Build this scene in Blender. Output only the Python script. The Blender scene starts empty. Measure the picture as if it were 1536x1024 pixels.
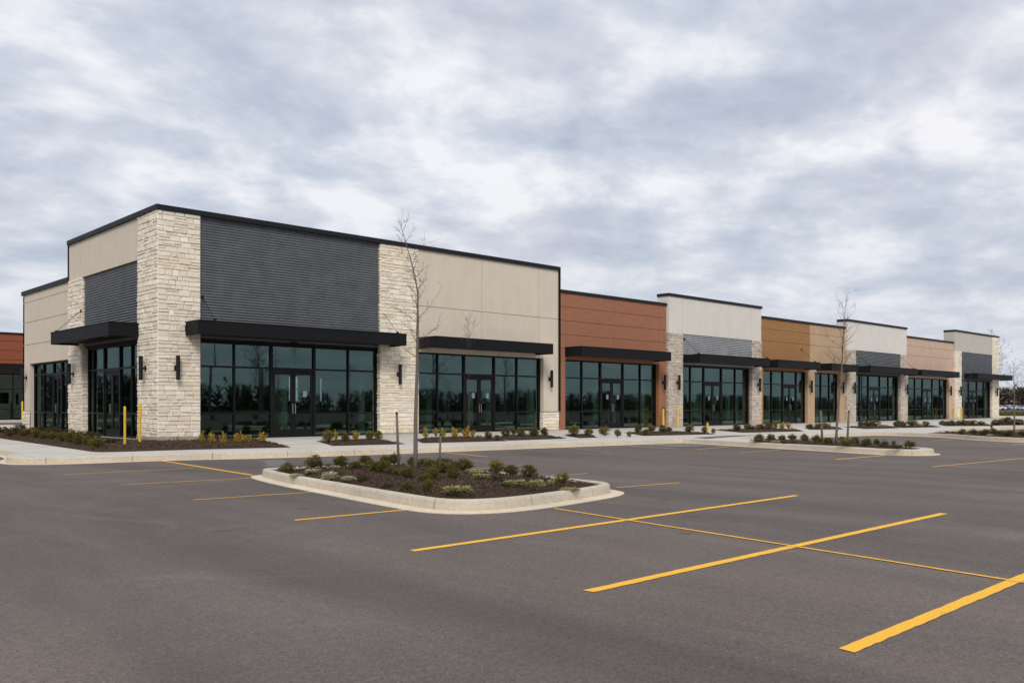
import bpy, math, random
from mathutils import Vector, noise
R = math.radians
scene = bpy.context.scene
COL = scene.collection
CAM = (-11.44, -28.80, 1.30)
HEAD = 46.5          # camera heading, degrees from +X towards +Y

# ------------------------------------------------------------------ mesh builder
def root_loc(o):
    while o.parent is not None:
        o = o.parent
    return o.location.copy()

class MB:
    def __init__(self):
        self.v = []; self.f = []; self.c = []; self.hascol = False
    def face(self, pts, col=None):
        n = len(self.v)
        self.v.extend([tuple(p) for p in pts])
        self.f.append(tuple(range(n, n + len(pts))))
        self.c.append(col)
        if col is not None: self.hascol = True
    def mesh(self, vs, fs, col=None):
        n = len(self.v)
        self.v.extend([tuple(p) for p in vs])
        for f in fs:
            self.f.append(tuple(i + n for i in f)); self.c.append(col)
        if col is not None: self.hascol = True
    def box(self, x0, x1, y0, y1, z0, z1, col=None):
        if x0 > x1: x0, x1 = x1, x0
        if y0 > y1: y0, y1 = y1, y0
        vs = [(x0,y0,z0),(x1,y0,z0),(x1,y1,z0),(x0,y1,z0),(x0,y0,z1),(x1,y0,z1),(x1,y1,z1),(x0,y1,z1)]
        self.mesh(vs, [(0,3,2,1),(4,5,6,7),(0,1,5,4),(1,2,6,5),(2,3,7,6),(3,0,4,7)], col)
    def prism(self, poly, z0, z1, col=None):
        n = len(poly)
        vs = [(p[0],p[1],z0) for p in poly] + [(p[0],p[1],z1) for p in poly]
        fs = [tuple(range(n-1,-1,-1)), tuple(range(n,2*n))]
        fs += [(i,(i+1)%n,n+(i+1)%n,n+i) for i in range(n)]
        self.mesh(vs, fs, col)
    def tube(self, pts, rad, n=6, col=None, caps=True):
        pts = [Vector(p) for p in pts]
        base = len(self.v); prev = None
        for i, p in enumerate(pts):
            t = (pts[min(i+1,len(pts)-1)] - pts[max(i-1,0)])
            if t.length < 1e-9: t = Vector((0,0,1))
            t.normalize()
            if prev is None:
                a = Vector((1,0,0)) if abs(t.x) < .8 else Vector((0,1,0))
                u = t.cross(a).normalized()
            else:
                u = (prev - t*prev.dot(t))
                u = u.normalized() if u.length > 1e-6 else t.orthogonal().normalized()
            prev = u; w = t.cross(u)
            r = rad[i] if isinstance(rad, (list,tuple)) else rad
            for k in range(n):
                an = 2*math.pi*k/n
                self.v.append(tuple(p + u*(math.cos(an)*r) + w*(math.sin(an)*r)))
        for i in range(len(pts)-1):
            for k in range(n):
                a = base+i*n+k; b = base+i*n+(k+1)%n
                self.f.append((a,b,b+n,a+n)); self.c.append(col)
        if caps:
            self.f.append(tuple(base+k for k in range(n-1,-1,-1))); self.c.append(col)
            e = base+(len(pts)-1)*n
            self.f.append(tuple(e+k for k in range(n))); self.c.append(col)
        if col is not None: self.hascol = True
    def build(self, name, mat, parent=None, smooth=False, bevel=0, kind=None):
        o0 = root_loc(parent) if parent is not None else Vector((0,0,0))
        me = bpy.data.meshes.new(name)
        me.from_pydata([(x-o0.x,y-o0.y,z-o0.z) for x,y,z in self.v], [], self.f)
        me.materials.append(mat)
        if self.hascol:
            at = me.attributes.new('Col', 'FLOAT_COLOR', 'FACE')
            buf = []
            for c in self.c:
                c = c or (.5,.5,.5); buf += [c[0],c[1],c[2],1.0]
            at.data.foreach_set('color', buf)
        if smooth:
            me.polygons.foreach_set('use_smooth', [True]*len(me.polygons))
        me.update()
        ob = bpy.data.objects.new(name, me); COL.objects.link(ob)
        if parent is not None: ob.parent = parent
        if bevel:
            m = ob.modifiers.new('bevel','BEVEL'); m.width = bevel; m.segments = 2; m.limit_method = 'ANGLE'
        if kind: ob['kind'] = kind
        return ob

def tag(o, label, cat, group=None):
    o['label'] = label; o['category'] = cat
    if group: o['group'] = group
    return o
def thing(name, loc, label, cat, group=None, rz=0):
    o = bpy.data.objects.new(name, None); COL.objects.link(o)
    o.location = loc; o.rotation_euler = (0,0,rz); o.empty_display_size = .2
    return tag(o, label, cat, group)
def copy_thing(src, loc, rz, label, scale=None):
    c = src.copy(); COL.objects.link(c); c.location = loc; c.rotation_euler = (0,0,rz); c['label'] = label
    if scale: c.scale = scale
    for ch in list(src.children):
        d = ch.copy(); COL.objects.link(d); d.parent = c
        for g in list(ch.children):
            e = g.copy(); COL.objects.link(e); e.parent = d
    return c

# ------------------------------------------------------------------ materials
class NT:
    def __init__(self, name):
        self.m = bpy.data.materials.new(name); self.m.use_nodes = True
        self.t = self.m.node_tree; self.t.nodes.clear()
        self.out = self.n('ShaderNodeOutputMaterial')
    def n(self, typ, **kw):
        nd = self.t.nodes.new(typ)
        for k, v in kw.items(): setattr(nd, k, v)
        return nd
    def l(self, a, b): self.t.links.new(a, b)
    def coord(self, scale=(1,1,1), kind='Object'):
        tc = self.n('ShaderNodeTexCoord'); mp = self.n('ShaderNodeMapping')
        mp.inputs['Scale'].default_value = scale
        self.l(tc.outputs[kind], mp.inputs['Vector']); return mp.outputs[0]
    def noise(self, vec, scale, detail=4, rough=.6, dist=0):
        nd = self.n('ShaderNodeTexNoise'); self.l(vec, nd.inputs['Vector'])
        nd.inputs['Scale'].default_value = scale; nd.inputs['Detail'].default_value = detail
        nd.inputs['Roughness'].default_value = rough; nd.inputs['Distortion'].default_value = dist
        return nd.outputs['Fac']
    def ramp(self, fac, stops):
        r = self.n('ShaderNodeValToRGB'); el = r.color_ramp.elements
        while len(el) < len(stops): el.new(.5)
        for e, (p, c) in zip(el, stops):
            e.position = p; e.color = (*c, 1) if len(c) == 3 else c
        self.l(fac, r.inputs[0]); return r.outputs[0]
    def mix(self, a, b, fac, mode='MIX'):
        m = self.n('ShaderNodeMix', data_type='RGBA', blend_type=mode)
        for s, v in ((m.inputs[0], fac), (m.inputs[6], a), (m.inputs[7], b)):
            if hasattr(v, 'is_linked'): self.l(v, s)
            elif isinstance(v, (int,float)): s.default_value = v
            else: s.default_value = (*v, 1)
        return m.outputs[2]
    def math(self, op, a, b=0.0, c=0.0):
        m = self.n('ShaderNodeMath', operation=op)
        for s, v in zip(m.inputs, (a,b,c)):
            if hasattr(v, 'is_linked'): self.l(v, s)
            else: s.default_value = v
        return m.outputs[0]
    def bsdf(self, col, rough=.7, metal=0, spec=.5, bump=None, bstr=.3, bdist=.01):
        b = self.n('ShaderNodeBsdfPrincipled')
        for key, v in (('Base Color',col),('Roughness',rough),('Metallic',metal),('Specular IOR Level',spec)):
            s = b.inputs[key]
            if hasattr(v, 'is_linked'): self.l(v, s)
            elif isinstance(v,(int,float)): s.default_value = v
            else: s.default_value = (*v,1)
        if bump is not None:
            bp = self.n('ShaderNodeBump'); bp.inputs['Strength'].default_value = bstr; bp.inputs['Distance'].default_value = bdist
            self.l(bump, bp.inputs['Height']); self.l(bp.outputs[0], b.inputs['Normal'])
        self.l(b.outputs[0], self.out.inputs['Surface']); return b

def sc(c, k): return tuple(min(1,x*k) for x in c)
M = {}
def mottled(name, col, var=.18, scale=3, rough=.8, bscale=120, bstr=.25, spec=.3):
    t = NT(name); v = t.coord()
    a = t.ramp(t.noise(v, scale, 5, .65), [(.3, sc(col,1-var)), (.7, sc(col,1+var))])
    if 'stucco' in name or 'render' in name:
        sk = t.noise(t.coord((5,5,.22)), 1.6, 5, .7)
        a = t.mix(a, t.ramp(sk, [(.34,(.90,.885,.86)),(.5,(1,1,1)),(.7,(1.03,1.03,1.03))]), .38, 'MULTIPLY')
    b = t.noise(v, bscale, 3, .6)
    t.bsdf(a, rough, 0, spec, b, bstr, .004)
    M[name] = t.m; return t.m
mottled('stucco_beige', (.66,.58,.475), .05, 1.2, .9, 150, .35, .15)
mottled('stucco_white', (.69,.655,.60), .04, 1.2, .9, 150, .3, .15)
mottled('stucco_bright', (.71,.675,.625), .04, 1.2, .9, 150, .3, .15)
mottled('stucco_greige', (.52,.485,.43), .04, 1.2, .9, 150, .3, .15)
mottled('pink_stucco', (.56,.405,.31), .06, 1.5, .9, 150, .3, .15)
mottled('render_tan', (.49,.345,.22), .06, 1.5, .9, 150, .3, .15)
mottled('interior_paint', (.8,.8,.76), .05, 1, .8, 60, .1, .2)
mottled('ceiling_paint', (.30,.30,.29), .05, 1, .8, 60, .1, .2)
mottled('roof_membrane', (.35,.34,.33), .15, 1, .9, 60, .2, .2)
mottled('floor_concrete', (.14,.135,.13), .2, 1.5, .5, 60, .1, .4)
mottled('joint_dark', (.12,.09,.07), .1, 1, .9, 60, .1, .1)
mottled('plinth_concrete', (.36,.32,.27), .15, 3, .9, 80, .3, .2)

def lapwood(name, col, v1=.70, v2=1.2):       # fibre-cement boards with a fine horizontal grain
    t = NT(name)
    g = t.noise(t.coord((.5,.5,26)), 2.2, 6, .7, .3)
    big = t.noise(t.coord(), .9, 3, .5)
    a = t.ramp(g, [(.28, sc(col,v1)), (.72, sc(col,v2))])
    c = t.mix(a, sc(col,.88), t.math('MULTIPLY', big, .35))
    t.bsdf(c, .75, 0, .25, g, .35, .006); M[name] = t.m
lapwood('red_board', (.35,.155,.088))
lapwood('brown_board', (.355,.185,.072))
lapwood('brick_red_board', (.29,.085,.042))

def metal(name, col, rough=.45, met=.0, spec=.5):
    t = NT(name); v = t.coord()
    n1 = t.noise(v, 2.0, 4, .6)
    a = t.ramp(n1, [(.3, sc(col,.85)), (.7, sc(col,1.15))])
    r = t.math('MULTIPLY_ADD', t.noise(v, 9, 3), .2, rough-.1)
    t.bsdf(a, r, met, spec); M[name] = t.m
metal('black_metal', (.008,.008,.009), .6, 0, .18)
metal('cap_metal', (.012,.013,.016), .55, 0, .25)
metal('frame_metal', (.007,.007,.008), .5, 0, .2)
metal('ribbed_metal', (.13,.14,.15), .5, .1, .3)
metal('ribbed_metal_light', (.33,.335,.345), .5, .1, .3)
metal('ribbed_metal_flat', (.075,.078,.088), .5, .2)
metal('lamp_metal', (.009,.009,.01), .45, 0, .3)
metal('steel', (.5,.5,.5), .3, 1)
metal('bollard_yellow', (.75,.46,.02), .5)
metal('grey_box', (.10,.06,.045), .5)
mottled('notice_paper', (.2,.26,.29), .04, 5, .7, 50, .05)

def stone_mat():
    t = NT('ledge_stone')
    at = t.n('ShaderNodeAttribute'); at.attribute_name = 'Col'
    v = t.coord()
    n1 = t.noise(v, 9, 6, .7)
    var = t.ramp(n1, [(.25,(.88,.85,.80)),(.5,(1,1,1)),(.8,(1.05,1.05,1.05))])
    c = t.mix(at.outputs['Color'], var, 1.0, 'MULTIPLY')
    # ochre splash stain rising from the soil, with its own ragged edge
    geo = t.n('ShaderNodeNewGeometry'); sp = t.n('ShaderNodeSeparateXYZ'); t.l(geo.outputs['Position'], sp.inputs[0])
    edge = t.math('MULTIPLY_ADD', t.noise(v, 3.0, 5, .7), 1.6, -.35)
    st = t.math('SUBTRACT', edge, sp.outputs['Z'])
    fac = t.ramp(st, [(.0,(0,0,0)),(.75,(.85,.85,.85))])
    c2 = t.mix(c, (.62,.43,.21), fac)
    fine = t.noise(v, 38, 6, .75)
    t.bsdf(c2, .92, 0, .15, fine, .7, .012); M['stone'] = t.m
    t = NT('stone_mortar'); t.bsdf((.64,.52,.37), .95, 0, .1); M['mortar'] = t.m
stone_mat()

def concrete(name, col, joints=True, stain=False):
    t = NT(name); v = t.coord()
    n1 = t.noise(v, .7, 5, .65); n2 = t.noise(v, 14, 4, .7)
    a = t.ramp(n1, [(.3, sc(col,.86)), (.7, sc(col,1.1))])
    a = t.mix(a, t.ramp(n2, [(.35,(.84,.82,.78)),(.65,(1.05,1.05,1.05))]), .8, 'MULTIPLY')
    if joints:
        sp = t.n('ShaderNodeSeparateXYZ'); t.l(v, sp.inputs[0])
        masks = []
        for ax, off in (('X', .3), ('Y', .1)):
            fr = t.math('FRACT', t.math('MULTIPLY_ADD', sp.outputs[ax], 1/1.7, off))
            masks.append(t.math('LESS_THAN', fr, .011))
        mk = t.math('MAXIMUM', *masks)
        a = t.mix(a, sc(col,.45), mk)
    if stain:
        sf = t.ramp(t.noise(t.coord((1,1,6)), 2.4, 6, .75, .8), [(.60,(0,0,0)),(.74,(.5,.5,.5))])
        a = t.mix(a, (.26,.23,.20), sf)
    if stain:      # rusty splash line with a ragged edge along the foot
        geo = t.n('ShaderNodeNewGeometry'); sz = t.n('ShaderNodeSeparateXYZ'); t.l(geo.outputs['Position'], sz.inputs[0])
        e = t.math('MULTIPLY_ADD', t.noise(v, 2.2, 5, .7), .16, -.035)
        a = t.mix(a, (.58,.40,.20), t.ramp(t.math('SUBTRACT', e, sz.outputs['Z']), [(0,(0,0,0)),(.03,(.65,.65,.65))]))
    t.bsdf(a, .9, 0, .2, t.noise(v, 60, 4, .7), .3, .004); M[name] = t.m
concrete('sidewalk_concrete', (.61,.575,.52))
concrete('kerb_concrete', (.60,.535,.44), False, True)
concrete('gutter_concrete', (.74,.64,.50), False)

def asphalt():
    t = NT('asphalt'); v = t.coord()
    big = t.noise(v, .12, 5, .6, .6)
    streak = t.noise(t.coord((.62,.10,1)), 1.0, 5, .65, .4)
    a = t.ramp(big, [(.3,(.131,.109,.097)),(.7,(.170,.143,.128))])
    a = t.mix(a, t.ramp(streak, [(.30,(.74,.74,.75)),(.50,(1,1,1)),(.70,(1.28,1.25,1.20))]), 1.0, 'MULTIPLY')
    # aggregate speckle
    vo = t.n('ShaderNodeTexVoronoi'); t.l(v, vo.inputs['Vector']); vo.inputs['Scale'].default_value = 95
    sp = t.ramp(vo.outputs['Color'], [(.0,(.5,.5,.5)),(.5,(.98,.98,.98)),(.88,(1.15,1.13,1.1)),(1.0,(2.2,2.1,2.0))])
    a = t.mix(a, sp, .85, 'MULTIPLY')
    mid = t.noise(v, 22, 5, .8)
    a = t.mix(a, t.ramp(mid, [(.3,(.78,.78,.79)),(.7,(1.16,1.16,1.16))]), .9, 'MULTIPLY')
    # oil drips and damp spots
    sp2 = t.ramp(t.noise(v, 1.3, 6, .7, .5), [(.66,(1,1,1)),(.78,(.72,.71,.72))])
    a = t.mix(a, sp2, .8, 'MULTIPLY')
    # tyre-polished tracks along the drive lanes
    sx = t.n('ShaderNodeSeparateXYZ'); t.l(v, sx.inputs[0])
    wob = t.math('MULTIPLY_ADD', t.noise(v, .18, 2), 1.6, -.8)
    tr = None
    for ax, pos, wd in (('X',-8.0,.22),('X',-9.5,.25),('X',-10.9,.2),('Y',-11.9,.3),('X',4.6,.22),('X',6.1,.24),('X',7.7,.18),('X',-2.2,.2)):
        d = t.math('ABSOLUTE', t.math('SUBTRACT', t.math('ADD', sx.outputs[ax], wob), pos))
        g_ = t.math('MAXIMUM', t.math('SUBTRACT', 1.0, t.math('DIVIDE', d, wd*2.2)), 0.0)
        tr = g_ if tr is None else t.math('MAXIMUM', tr, g_)
    tr = t.math('MULTIPLY', tr, t.ramp(t.noise(v, .7, 5, .7), [(.35,(.08,.08,.08)),(.65,(.42,.42,.42))]))
    a = t.mix(a, (.092,.076,.070), tr)
    # oil drips, mostly inside the stalls
    od = t.n('ShaderNodeTexVoronoi'); t.l(v, od.inputs['Vector']); od.inputs['Scale'].default_value = .55
    os_ = t.math('LESS_THAN', t.math('ADD', od.outputs['Distance'], t.math('MULTIPLY', t.noise(v, 9, 4, .8), .10)), .105)
    a = t.mix(a, (.07,.062,.06), t.math('MULTIPLY', os_, .45))
    # pale dust patches
    du = t.ramp(t.noise(v, .45, 7, .75, 1.2), [(.56,(0,0,0)),(.78,(.36,.36,.36))])
    a = t.mix(a, (.30,.27,.24), du)
    h = t.math('ADD', t.math('MULTIPLY', vo.outputs['Distance'], .6), t.noise(v, 160, 3, .7))
    t.bsdf(a, .88, 0, .25, h, .55, .006); M['asphalt'] = t.m
asphalt()

def paint(name, col, wear=.5):
    t = NT(name); v = t.coord()
    n1 = t.noise(v, 5, 7, .8); n2 = t.noise(v, 60, 4, .8)
    w = t.math('ADD', t.math('MULTIPLY', n1, .6), t.math('MULTIPLY', n2, .4))
    f = t.ramp(w, [(wear-.07,(0,0,0)),(wear+.07,(1,1,1))])
    c = t.mix((.17,.15,.14), col, f)
    c = t.mix(c, t.ramp(n2, [(.3,(.85,.85,.85)),(.7,(1.1,1.1,1.1))]), .6, 'MULTIPLY')
    t.bsdf(c, .7, 0, .3, n2, .25, .002); M[name] = t.m
paint('line_yellow', (.96,.51,.04), .375)
paint('line_yellow_worn', (.62,.37,.075), .42)
paint('line_faint', (.36,.28,.19), .5)
paint('blue_paint', (.17,.25,.31), .55)

def colattr(name, rough=.8, spec=.2, trans=0.0):
    t = NT(name); at = t.n('ShaderNodeAttribute'); at.attribute_name = 'Col'
    b = t.bsdf(at.outputs['Color'], rough, 0, spec)
    if trans:
        tr = t.n('ShaderNodeBsdfTranslucent'); t.l(at.outputs['Color'], tr.inputs[0])
        mx = t.n('ShaderNodeMixShader'); mx.inputs[0].default_value = trans
        t.l(b.outputs[0], mx.inputs[1]); t.l(tr.outputs[0], mx.inputs[2]); t.l(mx.outputs[0], t.out.inputs['Surface'])
    M[name] = t.m
colattr('leaves', .6, .3, .25)
colattr('bark', .9, .1)
colattr('chips', .95, .1)
colattr('far_twigs', .95, .05)
colattr('dry_blades', .9, .1, .2)

def mulch():
    t = NT('mulch'); v = t.coord()
    vo = t.n('ShaderNodeTexVoronoi'); vo.inputs['Scale'].default_value = 34
    mp = t.coord((1,1.6,1)); t.l(mp, vo.inputs['Vector'])
    a = t.ramp(vo.outputs['Color'], [(0,(.034,.020,.012)),(.6,(.088,.054,.034)),(1,(.155,.102,.068))])
    t.bsdf(a, .95, 0, .1, t.math('ADD', vo.outputs['Distance'], t.noise(v, 45, 5, .8)), .9, .03); M['mulch'] = t.m
mulch()
def grass():
    t = NT('grass'); v = t.coord()
    a = t.ramp(t.noise(v, .25, 6, .7), [(.3,(.075,.07,.028)),(.55,(.12,.105,.045)),(.75,(.17,.135,.06))])
    t.bsdf(a, .95, 0, .1, t.noise(v, 18, 5, .8), .8, .05); M['grass'] = t.m
grass()

def glass():
    t = NT('tinted_glass')
    fr = t.n('ShaderNodeFresnel'); fr.inputs['IOR'].default_value = 1.75
    v = t.coord(); bp = t.n('ShaderNodeBump'); bp.inputs['Strength'].default_value = .02; bp.inputs['Distance'].default_value = .02
    t.l(t.noise(v, .9, 2, .5), bp.inputs['Height'])
    gl = t.n('ShaderNodeBsdfGlossy'); gl.inputs['Color'].default_value = (.54,.73,.70,1); gl.inputs['Roughness'].default_value = .015
    t.l(bp.outputs[0], gl.inputs['Normal'])
    tr = t.n('ShaderNodeBsdfTransparent'); tr.inputs['Color'].default_value = (.47,.56,.525,1)
    mx = t.n('ShaderNodeMixShader'); fac = t.math('MINIMUM', t.math('MULTIPLY_ADD', fr.outputs[0], 1.1, .035), .15)
    t.l(fac, mx.inputs[0]); t.l(tr.outputs[0], mx.inputs[1]); t.l(gl.outputs[0], mx.inputs[2])
    t.l(mx.outputs[0], t.out.inputs['Surface']); M['glass'] = t.m
glass()
def carpaint(name, col):
    t = NT(name); b = t.bsdf(col, .3, 0, .5); M[name] = t.m
for n_, c_ in (('car_white',(.75,.76,.78)),('car_blue',(.08,.16,.4)),('car_silver',(.45,.47,.5)),('car_dark',(.05,.05,.06)),('tyre_rubber',(.02,.02,.02))): carpaint(n_, c_)
# ------------------------------------------------------------------ building pieces
def mx(p0):                      # facade facing -Y at y = p0; d counts inward
    return lambda u, d, z: (u, p0+d, z)
def my(p0):                      # facade facing -X at x = p0
    return lambda u, d, z: (p0+d, u, z)
def bx(mb, mp, u0, u1, d0, d1, z0, z1, col=None):
    a = mp(u0,d0,z0); b = mp(u1,d1,z1)
    mb.box(a[0],b[0],a[1],b[1],a[2],b[2],col)

STONES = [(.85,.77,.64),(.88,.81,.69),(.82,.74,.61),(.90,.84,.73),(.85,.75,.59),(.80,.71,.575),(.87,.81,.70),(.81,.75,.65)]
GREYST = [(.56,.49,.42),(.60,.535,.46),(.49,.42,.36),(.64,.58,.51),(.53,.45,.38),(.58,.51,.45)]
def stone_face(mb, mp, u0, u1, z0, z1, seed, pal=STONES, over=(.0,.0), cs=1.0):
    rnd = random.Random(seed); z = z0
    while z < z1-.03:
        hgt = rnd.choice([.10,.12,.14,.16,.18,.21])*cs
        if z+hgt > z1-.06: hgt = z1-z
        u = u0-over[0]; ue = u1+over[1]
        while u < ue-.02:
            w = rnd.uniform(.16,.48)*cs
            if u+w > ue-.14: w = ue-u
            rows = [(z, z+hgt)]
            if hgt > .17*cs and rnd.random() < .35:
                zm = z+hgt*rnd.uniform(.35,.65); rows = [(z,zm),(zm,z+hgt)]
            for za, zb in rows:
                g = .006; d = -rnd.uniform(.016,.042); i = .018
                j = lambda: rnd.uniform(-.011,.011)
                o = [(u+g,za+g),(u+w-g,za+g),(u+w-g,zb-g),(u+g,zb-g)]
                q = [(u+g+i+j(),za+g+i*.7+j()),(u+w-g-i+j(),za+g+i*.7+j()),(u+w-g-i+j(),zb-g-i*.7+j()),(u+g+i+j(),zb-g-i*.7+j())]
                c = rnd.choice(pal); k = rnd.uniform(.92,1.06); c = sc(c,k)
                A = [mp(a,0.004,b) for a,b in o]; B = [mp(a,d+rnd.uniform(-.004,.004),b) for a,b in q]
                mb.mesh(A+B, [(0,1,5,4),(1,2,6,5),(2,3,7,6),(3,0,4,7),(4,5,6,7)], c)
            u += w
        z += hgt
def ribs(mb, mp, u0, u1, z0, z1, pitch=.092, amp=.036):
    n = 8; k = int((z1-z0)/pitch*n); vs = []; fs = []
    for i in range(k+1):
        z = z0+(z1-z0)*i/k; ph = 2*math.pi*(z-z0)/pitch
        d = -amp*(.5+.5*math.cos(ph))
        vs += [mp(u0,d,z), mp(u1,d,z)]
    for i in range(k): fs.append((2*i,2*i+1,2*i+3,2*i+2))
    mb.mesh(vs, fs)
def panels(mb, mp, us, zs, gap=.014, d0=0.0, d1=.05, skip=()):
    for i in range(len(us)-1):
        for j in range(len(zs)-1):
            if (i,j) in skip: continue
            a = us[i]+(gap/2 if i else 0); b = us[i+1]-(gap/2 if i < len(us)-2 else 0)
            c = zs[j]+(gap/2 if j else 0); e = zs[j+1]-(gap/2 if j < len(zs)-2 else 0)
            bx(mb, mp, a, b, d0, d1, c, e)

ZB, ZL, ZT, ZH, ZF = .15, 1.01, 2.64, 3.43, 3.50
def storefront(root, mp, cols, door, seed, zh=ZF, notices=()):
    rnd = random.Random(seed); fr = MB(); n = len(cols)
    zg = zh-.07
    hw = [.03]*n
    hw[0] = hw[-1] = .045
    if door is not None: hw[door] = hw[door+1] = .05
    for i, c in enumerate(cols): bx(fr, mp, c-hw[i], c+hw[i], 0, .12, ZB, zh)
    for i in range(n-1):
        a, b = cols[i]+hw[i], cols[i+1]-hw[i+1]
        bx(fr, mp, a, b, .004, .116, zg, zh)
        if i == door: bx(fr, mp, a, b, .004, .116, 2.54, ZT+.03)
        else:
            bx(fr, mp, a, b, .004, .116, ZB, .22)
            bx(fr, mp, a, b, .004, .116, ZL-.03, ZL+.03)
            bx(fr, mp, a, b, .004, .116, ZT-.03, ZT+.03)
    F = fr.build('storefront_frame', M['frame_metal'], root)
    def pane(mb, a, b, z0, z1, d=.06):
        t1, t2 = rnd.uniform(-.0016,.0016), rnd.uniform(-.0016,.0016)
        P = []
        for dd in (0, .01):
            P += [mp(a,d+dd-t1*(b-a)-t2,z0), mp(b,d+dd+t1*(b-a)-t2,z0), mp(b,d+dd+t1*(b-a)+t2,z1), mp(a,d+dd-t1*(b-a)+t2,z1)]
        mb.mesh(P, [(0,1,2,3),(7,6,5,4),(0,4,5,1),(1,5,6,2),(2,6,7,3),(3,7,4,0)])
    for i in range(n-1):
        a, b = cols[i]+hw[i]+.001, cols[i+1]-hw[i+1]-.001
        g = MB()
        pane(g, a, b, ZT+.031, zg-.001)
        if i != door:
            pane(g, a, b, ZL+.031, ZT-.031); pane(g, a, b, .221, ZL-.031)
        g.build('glass_pane', M['glass'], F)
    if door is None: return F
    a, b = cols[door]+.055, cols[door+1]-.055; mid = (a+b)/2
    for k, (p, q) in enumerate(((a, mid-.006),(mid+.006, b))):
        d = MB(); s = .095 if q-p > .6 else .075
        bx(d, mp, p, p+s, .03, .08, .17, 2.53); bx(d, mp, q-s, q, .03, .08, .17, 2.53)
        bx(d, mp, p+s, q-s, .032, .078, 2.42, 2.53); bx(d, mp, p+s, q-s, .032, .078, .17, .44)
        D = d.build('door', M['frame_metal'], root)
        g = MB(); pane(g, p+s+.001, q-s-.001, .441, 2.419, .05); g.build('door_glass', M['glass'], D)
        h = MB(); hu = q-s/2 if k == 0 else p+s/2
        pr = [mp(hu, .03, 1.0), mp(hu, -.045, 1.0), mp(hu, -.045, 1.36), mp(hu, .03, 1.36)]
        h.tube(pr, .013, 6); h.build('handle', M['steel'], D, smooth=False)
        pb = MB(); bx(pb, mp, p+s+.001, q-s-.001, .064, .085, 1.10, 1.125); pb.build('push_bar', M['steel'], D)
        if k in notices:
            nt = MB(); w0 = p+(q-p)*.5
            bx(nt, mp, w0, w0+.16, .040, .044, 1.62, 1.84); nt.build('notice', M['notice_paper'], D)
    return F

def canopy(root, mp, u0, u1, dep, z0=3.62, z1=4.06, rods=(), din=.05, wall_z=4.95):
    c = MB(); t = .05
    ns = max(1, int(round((u1-u0)/2.4)))                            # front fascia in lengths with open seams
    bx(c, mp, u0+.01, u1-.01, -dep+.006, -dep+t, z0+.002, z1-.002)
    for i in range(ns):
        a0 = u0+(u1-u0)*i/ns; a1 = u0+(u1-u0)*(i+1)/ns
        bx(c, mp, a0+(.004 if i else 0), a1-(.004 if i < ns-1 else 0), -dep, -dep+.005, z0, z1)
    bx(c, mp, u0, u0+t, -dep+t, din, z0, z1); bx(c, mp, u1-t, u1, -dep+t, din, z0, z1)
    bx(c, mp, u0+t, u1-t, -dep+t, din, z0+.07, z0+.11)               # soffit
    bx(c, mp, u0+t, u1-t, -dep+t, din, z1-.07, z1-.03)               # roof of the canopy
    bx(c, mp, u0-.012, u1+.012, -dep-.014, din, z1+.001, z1+.028)     # drip cap
    C = c.build('canopy', M['black_metal'], root)
    if rods:
        for u in rods:
            r = MB()
            r.tube([mp(u,-.02,wall_z), mp(u,-dep+.12,z1+.06)], .009, 6)
            bx(r, mp, u-.035, u+.035, -.035, .01, wall_z-.06, wall_z+.06)
            bx(r, mp, u-.03, u+.03, -dep+.07, -dep+.17, z1+.029, z1+.09)
            r.build('tie_rod', M['black_metal'], C)
    k = max(2, int((u1-u0)/2.2))
    for i in range(k):
        uu = u0+(u1-u0)*(i+.5)/k; ul = MB()
        bx(ul, mp, uu-.07, uu+.07, -dep*.55-.07, -dep*.55+.07, z0+.055, z0+.068)
        ul.build('soffit_light', M['notice_paper'], C)
    return C

def partition(root, *b):
    m = MB(); m.box(*b)
    m.build('interior_column' if abs(b[1]-b[0]) > .25 and abs(b[3]-b[2]) > .25 else 'partition_wall', M['interior_paint'], root)
def shell(root, x0, x1, y0, y1, ztop, open_back=(), rz=None):
    """side walls, back wall, roof slab, floor, ceiling of a unit; the front is built by its own parts"""
    e = .003; x0 += e; x1 -= e
    rz = rz or ztop-.55
    w = MB()
    w.box(x0, x0+.15, y0, y1-.2, .15, ztop); w.box(x1-.15, x1, y0, y1-.2, .15, ztop)
    xs = x0
    for a, b, za, zb in open_back:
        w.box(xs, a, y1-.2, y1, .15, ztop); w.box(a, b, y1-.2, y1, .15, za); w.box(a, b, y1-.2, y1, zb, ztop); xs = b
    w.box(xs, x1, y1-.2, y1, .15, ztop)
    w.build('side_and_back_wall', M['stucco_beige'], root)
    r = MB(); r.box(x0+.15, x1-.15, y0+.3, y1-.2, rz-.3, rz); r.build('roof', M['roof_membrane'], root)
    f = MB(); f.box(x0+.15, x1-.15, y0+.3, y1-.2, .12, .158); f.build('interior_floor', M['floor_concrete'], root)
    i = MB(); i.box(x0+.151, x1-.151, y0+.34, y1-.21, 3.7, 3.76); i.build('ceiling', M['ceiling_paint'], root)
    partition(root, x0+.152, x0+.17, y0+.34, y1-.21, .16, 3.69); partition(root, x1-.17, x1-.152, y0+.34, y1-.21, .16, 3.69)
def cap_front(root, x0, x1, ya, yb, z, h=.2, left=None, right=None):
    """front strip of parapet cap from ya to yb, plus side strips running back to the given y"""
    c = MB(); c.box(x0, x1, ya, yb, z, z+h)
    if left is not None: c.box(x0, x0+.3, yb+.001, left, z, z+h)
    if right is not None: c.box(x1-.3, x1, yb+.001, right, z, z+h)
    c.build('parapet_cap', M['cap_metal'], root)
def box_part(root, name, mat, *b, bevel=0):
    m = MB(); m.box(*b); return m.build(name, M[mat], root, bevel=bevel)
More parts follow.
